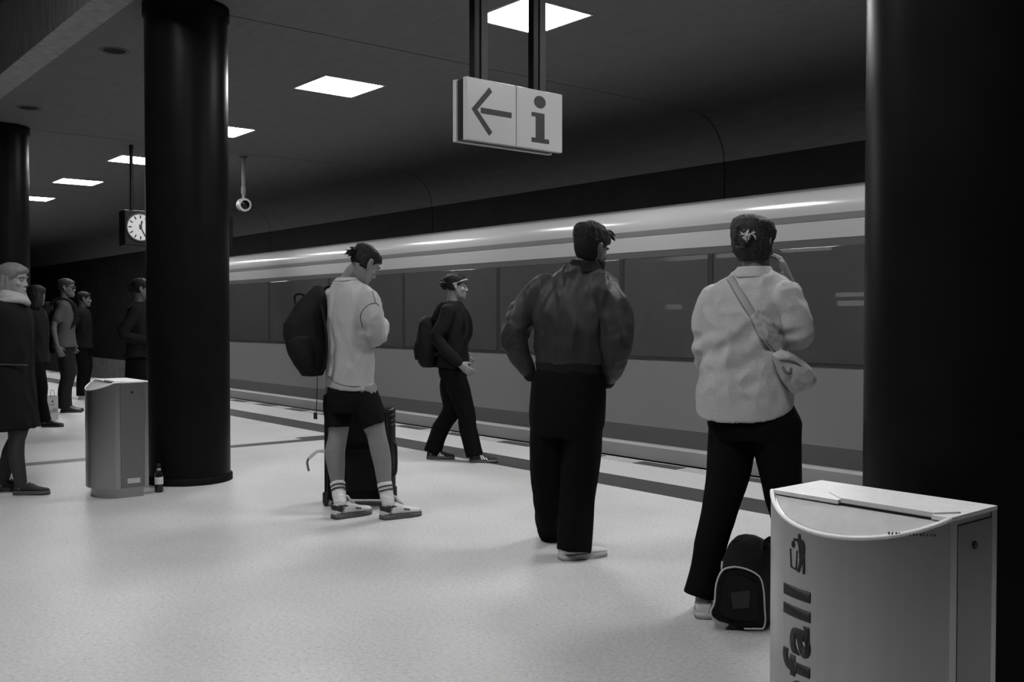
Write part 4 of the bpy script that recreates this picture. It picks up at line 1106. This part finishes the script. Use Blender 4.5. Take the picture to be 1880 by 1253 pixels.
# ------------------------------------------------------------------ bags
def text_mesh(body, size, off):
    cu = bpy.data.curves.new('print', 'FONT'); cu.body = body; cu.size = size; cu.offset = off; cu.align_x = 'CENTER'
    to = link(bpy.data.objects.new('print', cu)); dg = bpy.context.evaluated_depsgraph_get()
    me = bpy.data.meshes.new_from_object(to.evaluated_get(dg)); bpy.data.objects.remove(to)
    b = bmesh.new(); b.from_mesh(me); bpy.data.meshes.remove(me); return b
def backpack_man1():
    D = 6.42; k = D / F
    p = lambda x, y, dd=0.0: P(x, y, D + dd)
    sd = fdir(78); fr = fdir(168)          # the bag's wide side and its outer face
    b = bmesh.new()
    torso_rings(b, [(p(584, 525, .08), .028, .04), (p(581, 535, .07), .052, .065), (p(572, 560, .05), .100, .09), (p(560, 596, .03), .138, .112), (p(563, 640, .02), .130, .115), (p(570, 672, .02), .100, .10), (p(573, 690, .02), .065, .07)], sd, fr, 30)
    me = remesh(b, .007, 4); displace(me, folds(.008, 9, seed=21)); main = mesh_obj('backpack', me, M_CANVAS); base_origin(main)
    tag(main, 'black backpack hanging from the shoulder of the man in the pale top', 'backpack')
    b = bmesh.new(); torso_rings(b, [(p(553, 618, -.05), .05, .045), (p(553, 628, -.06), .085, .065), (p(557, 655, -.06), .085, .07), (p(564, 680, -.05), .06, .055)], sd, fr, 24)
    me = remesh(b, .007, 3); pk = mesh_obj('front_pocket', me, M_CANVAS, main)
    b = bmesh.new(); tube(b, [p(540, 622, -.125), p(553, 618, -.135), p(568, 620, -.125)], [.003] * 3, 6, 3); obj('zip', b, M_POSTGREY, pk)
    b = bmesh.new(); tube(b, [p(549, 572, .02), p(541, 550, .02), p(546, 540, .02), p(560, 543, .03), p(570, 552, .03)], [(.007, .013)] * 5, 8, 3); obj('grab_handle', b, M_CANVAS, main)
    bv = MAN1[2]; q = []
    for x, y in ((592, 546), (594, 536), (599, 529), (606, 526)):
        h = bv.ray_cast(CAMP, ray(x, y).normalized()); q.append((h[0] if h[0] is not None else p(x, y, .1)) - FWD * .008)
    b = bmesh.new(); tube(b, [p(582, 610, -.08), p(587, 570, -.06)] + q, [(.006, .022)] * 6, 8, 3); obj('shoulder_strap', b, M_CANVAS, main)
    b = bmesh.new(); tube(b, [p(590, 560, -.06), p(596, 590, -.12), p(600, 628, -.12), p(597, 668, -.09), p(588, 684, -.03)], [(.006, .018)] * 5, 8, 3); obj('back_strap', b, M_CANVAS, main)
    b = bmesh.new(); tube(b, [p(583, 684, -.02), p(582, 725, -.02), p(580, 760, -.02)], [(.002, .006)] * 3, 6, 2); ds = obj('dangling_strap', b, M_CANVAS, main)
    b = bmesh.new(); c = p(579, 764, -.02); bx(b, -.018, .018, -.006, .006, -.022, .022, bev=.004, M=Matrix.Translation(c)); obj('buckle', b, M_BLACK, ds)
backpack_man1()

def suitcase():
    bl = on_z(594, 931); D = depth(bl); br = P(719, 931, D)
    ex = (br - bl); W = Vector((ex.x, ex.y, 0)).length; ex = Vector((ex.x, ex.y, 0)).normalized(); ey = Vector((-ex.y, ex.x, 0)); H = .705
    o = Vector((bl.x, bl.y, 0)); M = Matrix.Translation(o) @ Matrix((ex, ey, Z)).transposed().to_4x4()
    b = bmesh.new(); bx(b, 0, W, .0, .27, .045, H - .02, bev=.035, M=M); main = obj('suitcase', b, M_CANVAS, None, True); base_origin(main)
    tag(main, 'large black upright suitcase behind the bare legs of the man in shorts', 'suitcase')
    b = bmesh.new(); bx(b, .05, W - .05, -.022, .02, .10, .40, bev=.02, M=M); obj('front_pocket', b, M_CANVAS, main, True)
    b = bmesh.new(); bx(b, .07, W - .07, -.016, .02, .44, .62, bev=.015, M=M); obj('front_pocket', b, M_CANVAS, main, True)
    for x in (.012, W - .012):
        for y in (.03, .24):
            b = bmesh.new(); bx(b, x - .020, x + .020, y - .03, y + .03, .02, .10, bev=.008, M=M); g = obj('corner_guard', b, M_BLACK, main)
            b = bmesh.new(); lathe(b, [(.008, -.014), (.027, -.014), (.030, -.008), (.030, .008), (.027, .014), (.008, .014)], M @ Vector((x, y, .030)), 20, ex); obj('wheel', b, M_BLACK, g)
    b = bmesh.new(); tube(b, [M @ Vector(v) for v in ((W * .32, .12, H - .03), (W * .33, .12, H + .005), (W * .5, .12, H + .012), (W * .67, .12, H + .005), (W * .68, .12, H - .03))], [(.012, .016)] * 5, 8, 3); obj('carry_handle', b, M_BLACK, main)
    b = bmesh.new(); tube(b, [M @ Vector(v) for v in ((W + .003, .08, .20), (W + .022, .08, .24), (W + .022, .08, .40), (W + .003, .08, .44))], [(.010, .014)] * 4, 8, 3); obj('side_handle', b, M_BLACK, main)
    for k in range(4):
        b = bmesh.new(); bx(b, W - .045, W + .006, .01, .20, H - .05 - .034 * k, H - .034 - .034 * k, bev=.006, M=M); obj('rib', b, M_BLACK, main)
    b = bmesh.new(); tube(b, [M @ Vector(v) for v in ((.03, -.004, .07), (.03, -.004, H - .05), (W - .03, -.004, H - .05), (W - .03, -.004, .07))], [.004] * 4, 6, 1); obj('zip', b, M_POSTGREY, main)
    # pale airline tag on its side
    b = bmesh.new(); tube(b, [P(601, 829, D), P(583, 829, D), P(575, 835, D), P(567, 842, D)], [(.003, .012)] * 4, 8, 3, side=FWD); t = obj('luggage_tag', b, mat('tag_paper', .62, .6), main)
    b = bmesh.new(); tube(b, [P(567, 842, D), P(564, 850, D), P(567, 865, D)], [(.003, .008)] * 3, 8, 3, side=FWD); obj('tag_end', b, M_SEAM, t)
suitcase()

def duffel():
    D = depth(on_z(1360, 1161)); p = lambda x, y: P(x, y, D)
    ol = [(1348, 1040), (1369, 1044), (1394, 1058), (1402, 1083), (1404, 1115), (1405, 1146), (1395, 1158), (1367, 1156), (1330, 1149), (1308, 1137), (1304, 1123), (1311, 1106), (1314, 1072), (1326, 1046)]
    c0 = p(1358, 1100); dv = fdir(24)
    pts = catmull([p(*q) for q in ol] + [p(*ol[0])], 3)[:-1]
    for v in pts: v.z = max(v.z, .012)
    n = len(pts)
    def ring(dist, sc, up): 
        out = []
        for v in pts:
            w = c0 + (v - c0) * sc; w.z = max(.004, (w.z) * up)
            out.append(w + dv * dist)
        return out
    b = bmesh.new(); skin_rings(b, [ring(.0, .90, 1), ring(.012, .985, 1), ring(.05, 1.03, 1.04), ring(.13, 1.06, 1.18), ring(.23, 1.08, 1.26), ring(.32, 1.05, 1.22), ring(.39, .98, 1.08), ring(.41, .85, 1.0)])
    me = remesh(b, .006, 4); displace(me, folds(.006, 12, seed=31)); main = mesh_obj('travel_bag', me, M_CANVAS); base_origin(main)
    for v in main.data.vertices:
        if main.location.z + v.co.z < 0: v.co.z = -main.location.z
    tag(main, 'black travel bag with pale piping on its end, on the floor by the woman', 'bag')
    pp = [c0 + (v - c0) * .985 - FWD * .004 for v in pts]
    for v in pp: v.z = max(v.z, .012)
    brk = [i for i in range(n) if not (21 < i < 25)]
    i0 = 25; seq = [pp[(i0 + i) % n] for i in range(n - 3)]
    b = bmesh.new(); tube(b, seq, [.0038] * len(seq), 8, 1); obj('piping', b, mat('pale_piping', .50, .6), main, True)
    b = bmesh.new(); prism(b, [c0 + (v - c0) * .72 - FWD * .0015 for v in pts], -FWD * .004); ep = obj('end_panel', b, M_BLACKMATTE, main)
    b = bmesh.new(); prism(b, [P(1340, 1088, D) - FWD * .006, P(1376, 1084, D) - FWD * .006, P(1374, 1116, D) - FWD * .006, P(1345, 1118, D) - FWD * .006], -FWD * .002); obj('mesh_sheen_patch', b, mat('mesh_sheen_grey', .020, .5), ep)  # grey reflection on the end panel, put in as a lighter patch
    for dx in (.0, .09):
        q = [c0 + dv * .12 + RIGHT * (-.10 + dx * 2) + Z * .12, c0 + dv * .16 + RIGHT * (-.07 + dx * 1.5) + Z * .185, c0 + dv * .27 + RIGHT * (-.05 + dx * 1.5) + Z * .19, c0 + dv * .32 + RIGHT * (-.08 + dx * 2) + Z * .12]
        b = bmesh.new(); tube(b, q, [(.006, .016)] * 4, 8, 3); obj('handle', b, M_CANVAS, main)
    b = bmesh.new(); tube(b, [P(1326, 1032, D + .02), P(1325, 1042, D), P(1326, 1050, D)], [.004] * 3, 6, 2); obj('zip_pull', b, mat('zip_pull_metal', .4, .4), main)
duffel()

def crossbody():
    bv = WOMAN[2]; q = []
    for x, y in ((1340, 509), (1349, 524), (1362, 546), (1377, 570), (1392, 594), (1406, 618), (1420, 640), (1432, 656)):
        r = ray(x, y).normalized(); h = bv.ray_cast(CAMP, r); q.append((h[0] if h[0] is not None else P(x, y, 4.2)) - r * .006)
    D = depth(q[-1]) - .045
    ol = [(1418, 650), (1436, 644), (1456, 652), (1480, 668), (1494, 688), (1498, 700), (1490, 712), (1466, 722), (1454, 721), (1440, 702), (1428, 680)]
    pl = [P(x, y, D) for x, y in ol]; c = sum(pl, Vector()) / len(pl); pl = catmull(pl + [pl[0]], 3)[:-1]
    b = bmesh.new(); dv = FWD
    skin_rings(b, [[c + (v - c) * k + dv * o for v in pl] for o, k in ((-.055, .45), (-.048, .72), (-.03, .92), (-.01, 1.0), (.015, 1.0), (.035, .9), (.045, .6))])
    me = remesh(b, .005, 4); displace(me, folds(.007, 16, seed=41)); m_b = mat('pale_soft_leather', .36, .6, nscale=30, namt=.1)
    main = mesh_obj('shoulder_bag', me, m_b); base_origin(main); tag(main, 'soft pale shoulder bag on the right hip of the woman in the shirt', 'handbag')
    b = bmesh.new(); tube(b, q, [(.0035, .017)] * len(q), 8, 2, side=FWD); obj('strap', b, mat('strap_leather', .30, .6), main, True)
    # gathered pale cloth along the strap above the bag
    b = bmesh.new()
    for k in range(9):
        off = -13 + 3.4 * k; pts = []
        for j in range(7):
            t = j / 6; w = .35 + .65 * math.sin(math.pi * min(1, .15 + t * .85))
            x = 1386 + 52 * t + off * w * .75 + 3.5 * math.sin(j * 1.9 + k * 1.3); y = 578 + 68 * t - off * w * .65 + 2.5 * math.sin(j * 2.3 + k * 2.1)
            r = ray(x, y).normalized(); h = bv.ray_cast(CAMP, r); q0 = h[0] if h[0] is not None else P(x, y, 4.2)
            pts.append(q0 - r * (.010 + .010 * math.sin(j * 1.7 + k) ** 2))
        tube(b, pts, [.006, .008, .0095, .007, .0095, .008, .006], 8, 3)
    me = remesh(b, .0042, 3); obj_c = mesh_obj('gathered_cloth', me, m_b, main)
    b = bmesh.new(); tube(b, [P(1437, 675, D - .05), P(1443, 684, D - .062), P(1450, 686, D - .062), P(1452, 678, D - .055)], [.006] * 4, 8, 3); obj('ring_handle', b, M_SEAM, main, True)
    b = bmesh.new(); tube(b, [P(1432, 662, D - .045), P(1458, 664, D - .055), P(1484, 684, D - .045)], [.0025] * 3, 6, 3); obj('zip', b, M_SEAM, main, True)
crossbody()

def paper_bag():
    a = on_z(86, 775); bR = on_z(119, 769); ex = (bR - a); ex.z = 0; W = .255; ex.normalize(); ey = Vector((-ex.y, ex.x, 0)); H = .31
    M = Matrix.Translation(a) @ Matrix((ex, ey, Z)).transposed().to_4x4()
    b = bmesh.new()
    for (x0, x1, y0, y1) in ((0, W, 0, .003), (0, W, .107, .11), (0, .003, .003, .107), (W - .003, W, .003, .107)): bx(b, x0, x1, y0, y1, 0, H, M=M)
    bx(b, .003, W - .003, .003, .107, 0, .003, M=M)
    main = obj('paper_carrier_bag', b, mat('pale_carrier_paper', .34, .7)); base_origin(main); tag(main, 'pale printed paper carrier bag standing on the floor at the far left', 'bag')
    b = text_mesh('ALABS', .075, .0015)
    for v in b.verts: v.co = M @ Vector((W * .5 + v.co.x, -.0012, .105 + v.co.y))
    obj('lettering', b, M_SEAM, main)
    b = bmesh.new(); prism(b, [M @ Vector((W * .5 + x * .035, -.0008, .25 + y * .03)) for x, y in ((-1, 0), (0, -1), (1, 0), (.35, .2), (0, 1), (-.35, .2))], ey * -.001); obj('emblem', b, M_SEAM, main)
    b = bmesh.new(); prism(b, [M @ Vector((W * .25 + x, -.0008, .20 + y)) for x, y in ((0, 0), (.12, 0), (.12, .008), (0, .008))], ey * -.001); obj('small_print', b, M_POSTGREY, main)
    for y in (.0, .11):
        b = bmesh.new(); tube(b, [M @ Vector((W * .33, y, H - .02)), M @ Vector((W * .36, y, H + .07)), M @ Vector((W * .64, y, H + .07)), M @ Vector((W * .67, y, H - .02))], [.003] * 4, 6, 3); obj('handle', b, M_SEAM, main)
paper_bag()

# ------------------------------------------------------------------ the other travellers
def traveller(G, phi, H, label, skin=M_SKIN, hair_m=M_HAIR_DK, hair='short', head_phi=None, head_dn=.05, stride=0.0, lead=1, top=None, sleeve=None, bottom=None, legs='trousers', leg_r=(.10, .08, .075), hem=.82, shoes=None, sole=None, bare_arm=False, armL=None, armR=None, flare=1.0, vox=.008, stripes=None, group=None, wide=1.0):
    k = H / 1.75; f = fdir(phi); s = fdir(phi + 90); G = Vector((G.x, G.y, 0))
    L = lambda x, y, z: G + (s * x + f * y) * k + Z * (z * k)
    hp = head_phi if head_phi is not None else phi
    hd = Head(L(0, .03, 1.632), fdir(hp) - Z * head_dn, Z, k)
    b = bmesh.new(); hd.geo(b)
    tube(b, [L(0, -.01, 1.43), L(0, 0, 1.49), L(0, .01, 1.58)], [.060, .054, .054], 14, 2)
    torso_rings(b, [(L(0, 0, 1.47), .11, .065), (L(0, 0, 1.42), .165, .085), (L(0, .01, 1.30), .165, .10), (L(0, .01, 1.10), .14, .095), (L(0, 0, .95), .155, .11), (L(0, 0, .84), .15, .11)], s, f)
    arms = {}
    for sg, a in ((1, armR), (-1, armL)):
        e, w = a if a else ((.235, -.03 - .10 * stride * sg * lead, 1.13), (.235, .06 - .30 * stride * sg * lead, .89))
        pts = [L(sg * .175, 0, 1.41), L(sg * (.175 + e[0]) / 2 + sg * .01, e[1] / 2, (1.41 + e[2]) / 2), L(sg * e[0], e[1], e[2]), L(sg * w[0], w[1], w[2])]
        arms[sg] = pts
        tube(b, pts, [.048, .044, .038, .026], 12, 3)
        d = (pts[3] - pts[2]).normalized(); hand_geo(b, pts[3] + d * .02, d + f * .25, -s * sg, sg == 1, k, .4)
    legp = {}; heels = {}
    for sg in (1, -1):
        ph = stride * (1 if sg == lead else -1)
        up = .0
        heel = L(sg * .085, ph * .38 - .05, 0); ank = heel + f * .05 + Z * (.09 + up)
        kn = L(sg * .09, ph * .17 + .035 + (.04 if ph < 0 else 0), .48)
        legp[sg] = [L(sg * .088, 0, .88), L(sg * .09, ph * .09 + .015, .69), kn, kn.lerp(ank, .45) - f * .018, ank, Vector((ank.x, ank.y, .05 + up))]
        tube(b, legp[sg], [.088, .074, .054, .052, .038, .04], 14, 3)
        foot_geo(b, heel + Z * up, f, .92); heels[sg] = heel
    body = person_body('person', b, .0065, skin, label, group)
    hd.eyes(body); hd.brows(body, hair_m)
    bob = hair in ('bob', 'bun')
    def tf(x, y, z):
        yl = .09 if z > .06 else (.018 + max(0, z) / .06 * .06)
        m = sstep((yl - y) / .015) * sstep((z + (.11 if hair == 'bob' else .045)) / .03)
        return -.006 + m * ((.026 if hair == 'bob' else .016) + .010 * sstep((z - .03) / .06))
    h = obj('hair', hd.shell(tf, seg=56, rows=32, amp=.006), hair_m, body, True)
    if hair == 'bun':
        b = bmesh.new()
        for q in range(18):
            a = q * .9; c = hd.w((.02 * math.cos(a), -.108 + .012 * math.sin(a * 1.7), .03 + .025 * math.sin(a))); 
            tube(b, [c + hd.r * .03 * math.cos(a), c - hd.f * .02, c + hd.u * .03 * math.sin(a)], [.010, .016, .008], 7, 2)
        obj('hair_bun', b, hair_m, h, True)
    if hair == 'bob':
        b = bmesh.new()
        torso_rings(b, [(hd.w((0, -.030, .075)), .075, .060), (hd.w((0, -.034, .03)), .094, .078), (hd.w((0, -.038, -.03)), .100, .082), (hd.w((0, -.044, -.09)), .104, .082), (hd.w((0, -.048, -.14)), .098, .074), (hd.w((0, -.05, -.165)), .080, .055)], hd.r, hd.f, 40)
        me = remesh(b, .006, 3); fh = folds(.010, 26, (1, 1, .12), 5); displace(me, fh); mesh_obj('hair_lengths', me, hair_m, h)
    # upper garment
    b = bmesh.new()
    R_ = [(L(0, -.005, 1.50), .075, .068), (L(0, 0, 1.475), .115, .080), (L(0, 0, 1.43), .182 * wide, .105), (L(0, .01, 1.30), .190 * wide, .128), (L(0, .01, 1.10), .178 * wide, .125), (L(0, 0, .97), .188 * wide, .135)]
    if hem < .93: R_.append((L(0, 0, (hem + .97) / 2), .195 * wide * (1 + (flare - 1) / 2), .145 * (1 + (flare - 1) / 2)))
    R_.append((L(0, 0, hem), .198 * wide * flare, .150 * flare))
    torso_rings(b, R_, s, f, 32)
    for sg in (1, -1):
        a = arms[sg]
        pts = [a[0], a[1], a[2], a[3]] if not bare_arm else [a[0], a[0].lerp(a[1], .6), a[1].lerp(a[2], .3)]
        rr = [.072, .064, .056, .046] if not bare_arm else [.070, .066, .062]
        tube(b, pts, rr, 16, 3)
    me = remesh(b, vox, 3); displace(me, folds(.012, 7, (1, 1, .5), int(abs(G.x * 10)))); tp = mesh_obj('coat' if hem < .75 else 'jacket' if not bare_arm else 'tee_shirt', me, top, body)
    # lower garment
    if legs == 'trousers':
        b = bmesh.new(); torso_rings(b, [(L(0, 0, 1.0), .165, .115), (L(0, 0, .93), .178, .128), (L(0, 0, .84), .182, .132), (L(0, 0, .78), .165, .12)], s, f)
        for sg in (1, -1):
            q = legp[sg]; t = Vector(q[4]); t = q[4] + Z * -.03
            tube(b, [q[0], q[1], q[2], q[3], t], [(leg_r[0], leg_r[0]), (leg_r[0] * .97, leg_r[0]), (leg_r[1], leg_r[1]), (leg_r[2], leg_r[2]), (leg_r[2], leg_r[2])], 18, 3, round_caps=False)
        me = remesh(b, vox, 3); displace(me, folds(.009, 9, (1, 1, .35), 3)); mesh_obj('trousers', me, bottom, body)
    elif legs == 'skirt':
        b = bmesh.new(); torso_rings(b, [(L(0, 0, 1.0), .165, .115), (L(0, 0, .90), .185, .135), (L(0, 0, .62), .19, .15), (L(0, 0, .52), .195, .16)], s, f)
        me = remesh(b, vox, 3); mesh_obj('skirt', me, bottom, body)
    elif legs == 'tights':
        b = bmesh.new(); torso_rings(b, [(L(0, 0, 1.0), .160, .112), (L(0, 0, .90), .165, .12), (L(0, 0, .80), .155, .115)], s, f)
        for sg in (1, -1): tube(b, legp[sg], [.093, .079, .059, .057, .043, .044], 16, 3, round_caps=False)
        me = remesh(b, vox, 3); mesh_obj('tights', me, bottom, body)
    for sg in (1, -1): shoe(body, heels[sg], f, .27 * k, .10 * k, shoes or M_SHOED, sole or M_SOLEG, .085, M_SHOEW if shoes is not M_BLACK else M_BLACK, stripes=stripes)
    return body, hd, L, tp, k

# woman walking along the platform edge
wb = traveller(on_z(832, 846), 97, 1.70, 'woman walking along the platform edge in dark coat and striped trainers', M_SKIN, M_HAIR_DK, 'bun', head_phi=88, stride=.58, lead=1, top=M_COAT, bottom=M_TROUSER, leg_r=(.105, .088, .080), hem=.88, shoes=M_SHOED, stripes=M_SHOEW, wide=1.05,
               armR=((.24, -.10, 1.14), (.24, .10, .93)), armL=((.22, -.1, 1.14), (.15, .05, 1.0)))
b = bmesh.new(); hd = wb[1]
tube(b, [hd.w(v) for v in ((.079, -.03, .030), (.074, .05, .062), (.04, .088, .075), (0, .1, .078), (-.04, .088, .075), (-.074, .05, .062), (-.079, -.03, .03))], [(.004, .012)] * 7, 8, 3); obj('head_band', b, M_SKIN_LT, wb[0], True)
L = wb[2]
b = bmesh.new(); torso_rings(b, [(L(-.02, -.22, 1.36), .10, .05), (L(-.02, -.24, 1.30), .13, .08), (L(-.02, -.25, 1.10), .14, .10), (L(-.02, -.24, .93), .13, .09), (L(-.02, -.23, .88), .10, .06)], fdir(187), fdir(97)); me = remesh(b, .008, 3); displace(me, folds(.006, 10))
o = mesh_obj('backpack', me, M_CANVAS); base_origin(o); tag(o, 'black backpack on the back of the woman walking along the platform edge', 'backpack')
b = bmesh.new(); torso_rings(b, [(L(-.02, -.33, 1.12), .09, .03), (L(-.02, -.335, 1.05), .10, .04), (L(-.02, -.33, .95), .09, .03)], fdir(187), fdir(97)); obj('front_pocket', b, M_CANVAS, o, True)
for sg in (1, -1):
    b = bmesh.new(); tube(b, [L(sg * .09, -.17, 1.33), L(sg * .10, -.09, 1.47), L(sg * .11, .07, 1.44), L(sg * .12, .145, 1.30), L(sg * .13, .11, 1.12), L(sg * .13, -.15, 1.0)], [(.006, .02)] * 6, 8, 3, side=fdir(187)); obj('shoulder_strap', b, M_CANVAS, o, True)

# blonde woman hurrying past at the left edge
bl = traveller(on_z(22, 905), 88, 1.69, 'blonde woman in a long dark coat with a pale scarf, at the left edge', M_SKIN_LT, M_HAIR_LT, 'bob', head_phi=92, stride=.28, lead=1, top=M_COAT, bottom=mat('dark_tights', .030, .7), legs='tights', armR=((.25, -.13, 1.13), (.14, -.05, .95)), armL=((.25, -.13, 1.13), (.14, -.05, .95)), hem=.50, flare=1.12, wide=1.15)
b = bmesh.new(); L = bl[2]
for q, (z, r) in enumerate(((1.475, .112), (1.505, .098), (1.53, .086))):
    pts = [L(r * math.cos(a) * 1.05, r * math.sin(a) + .01, z + .012 * math.sin(2 * a + q)) for a in [6.283 * j / 12 for j in range(13)]]
    tube(b, pts, [.026] * 13, 8, 2)
me = remesh(b, .007, 3); mesh_obj('scarf', me, mat('pale_wool_scarf', .34, .9), bl[0])
b = bmesh.new(); tube(b, [L(.10, .170, .99), L(.22, .06, 1.0), L(.23, -.06, 1.0)], [.006] * 3, 8, 3); obj('hem_seam', b, M_POSTGREY, bl[3], True)

# dark-clad person half hidden behind her
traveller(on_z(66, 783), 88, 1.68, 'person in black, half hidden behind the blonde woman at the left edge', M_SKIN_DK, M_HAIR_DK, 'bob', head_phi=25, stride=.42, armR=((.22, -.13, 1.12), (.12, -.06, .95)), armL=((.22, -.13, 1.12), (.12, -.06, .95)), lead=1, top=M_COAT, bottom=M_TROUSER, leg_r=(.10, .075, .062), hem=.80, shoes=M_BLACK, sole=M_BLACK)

# bearded man with glasses and a grey T-shirt
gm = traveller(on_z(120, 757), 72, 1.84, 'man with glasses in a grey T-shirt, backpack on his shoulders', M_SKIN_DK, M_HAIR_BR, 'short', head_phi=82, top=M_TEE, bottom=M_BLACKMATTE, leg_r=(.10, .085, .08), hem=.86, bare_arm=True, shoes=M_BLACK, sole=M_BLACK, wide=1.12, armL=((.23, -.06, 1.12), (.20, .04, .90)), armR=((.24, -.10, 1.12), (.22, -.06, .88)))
hd = gm[1]; L = gm[2]
b = bmesh.new()
for sx in (1, -1):
    tube(b, [hd.w((sx * .034 + .024 * math.cos(a), .100, .012 + .018 * math.sin(a))) for a in [6.283 * j / 12 for j in range(13)]], [.003] * 13, 6, 1)
    tube(b, [hd.w((sx * .058, .098, .016)), hd.w((sx * .076, .06, .018)), hd.w((sx * .083, -.01, .022))], [.003] * 3, 6, 2)
tube(b, [hd.w((-.010, .104, .016)), hd.w((.010, .104, .016))], [.003] * 2, 6, 1); gl = obj('glasses', b, M_BLACK, gm[0], True)
for sx in (1, -1):
    b = bmesh.new(); lathe(b, [(.001, 0), (.023, 0), (.023, .002), (.001, .002)], hd.w((sx * .034, .1, .012)), 16, hd.f); obj('lens', b, mat('dark_lens', .02, .1), gl)
def tb(x, y, z): return -.005 + sstep((y - .01) / .02) * sstep((-.035 - z) / .02) * .014
obj('beard', hd.shell(tb, seg=48, rows=24, amp=.003, z0=-.112), mat('grey_beard', .10, .8), gm[0], True)
b = bmesh.new(); s_ = fdir(162); f_ = fdir(72)
torso_rings(b, [(L(0, -.19, 1.45), .10, .05), (L(0, -.21, 1.38), .14, .08), (L(0, -.22, 1.18), .15, .10), (L(0, -.20, 1.02), .13, .08), (L(0, -.19, .98), .09, .05)], s_, f_); me = remesh(b, .008, 3); displace(me, folds(.006, 10))
o = mesh_obj('backpack', me, M_CANVAS); base_origin(o); tag(o, 'black backpack worn by the man with glasses', 'backpack')
for sg in (1, -1):
    b = bmesh.new(); tube(b, [L(sg * .10, -.16, 1.42), L(sg * .11, -.05, 1.49), L(sg * .12, .08, 1.45), L(sg * .125, .150, 1.30), L(sg * .14, .12, 1.15), L(sg * .16, -.02, 1.06), L(sg * .13, -.15, 1.04)], [(.007, .024)] * 7, 8, 3, side=s_); obj('shoulder_strap', b, M_CANVAS, o, True)
b = bmesh.new(); tube(b, [L(.11, .158, 1.24), L(0, .165, 1.235), L(-.11, .158, 1.24)], [(.004, .012)] * 3, 8, 2); obj('chest_strap', b, M_CANVAS, o, True)

# dark companion beyond him
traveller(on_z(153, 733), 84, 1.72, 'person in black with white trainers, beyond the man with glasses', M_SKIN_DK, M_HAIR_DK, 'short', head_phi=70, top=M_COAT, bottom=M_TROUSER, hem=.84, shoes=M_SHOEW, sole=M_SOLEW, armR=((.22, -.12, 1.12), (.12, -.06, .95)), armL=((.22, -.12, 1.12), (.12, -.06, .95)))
# woman mostly hidden by the big column
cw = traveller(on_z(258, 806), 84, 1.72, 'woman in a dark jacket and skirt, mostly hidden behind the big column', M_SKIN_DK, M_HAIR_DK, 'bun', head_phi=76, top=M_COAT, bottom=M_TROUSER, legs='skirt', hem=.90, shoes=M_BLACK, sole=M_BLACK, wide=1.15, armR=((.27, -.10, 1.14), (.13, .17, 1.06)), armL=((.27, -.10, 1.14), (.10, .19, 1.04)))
L = cw[2]
b = bmesh.new(); ell(b, L(.205, .04, 1.39), (fdir(174) * .010, fdir(84) * .012, Z * .020), 10, 8); obj('metal_brooch', b, M_GREYMETAL, cw[0], True)
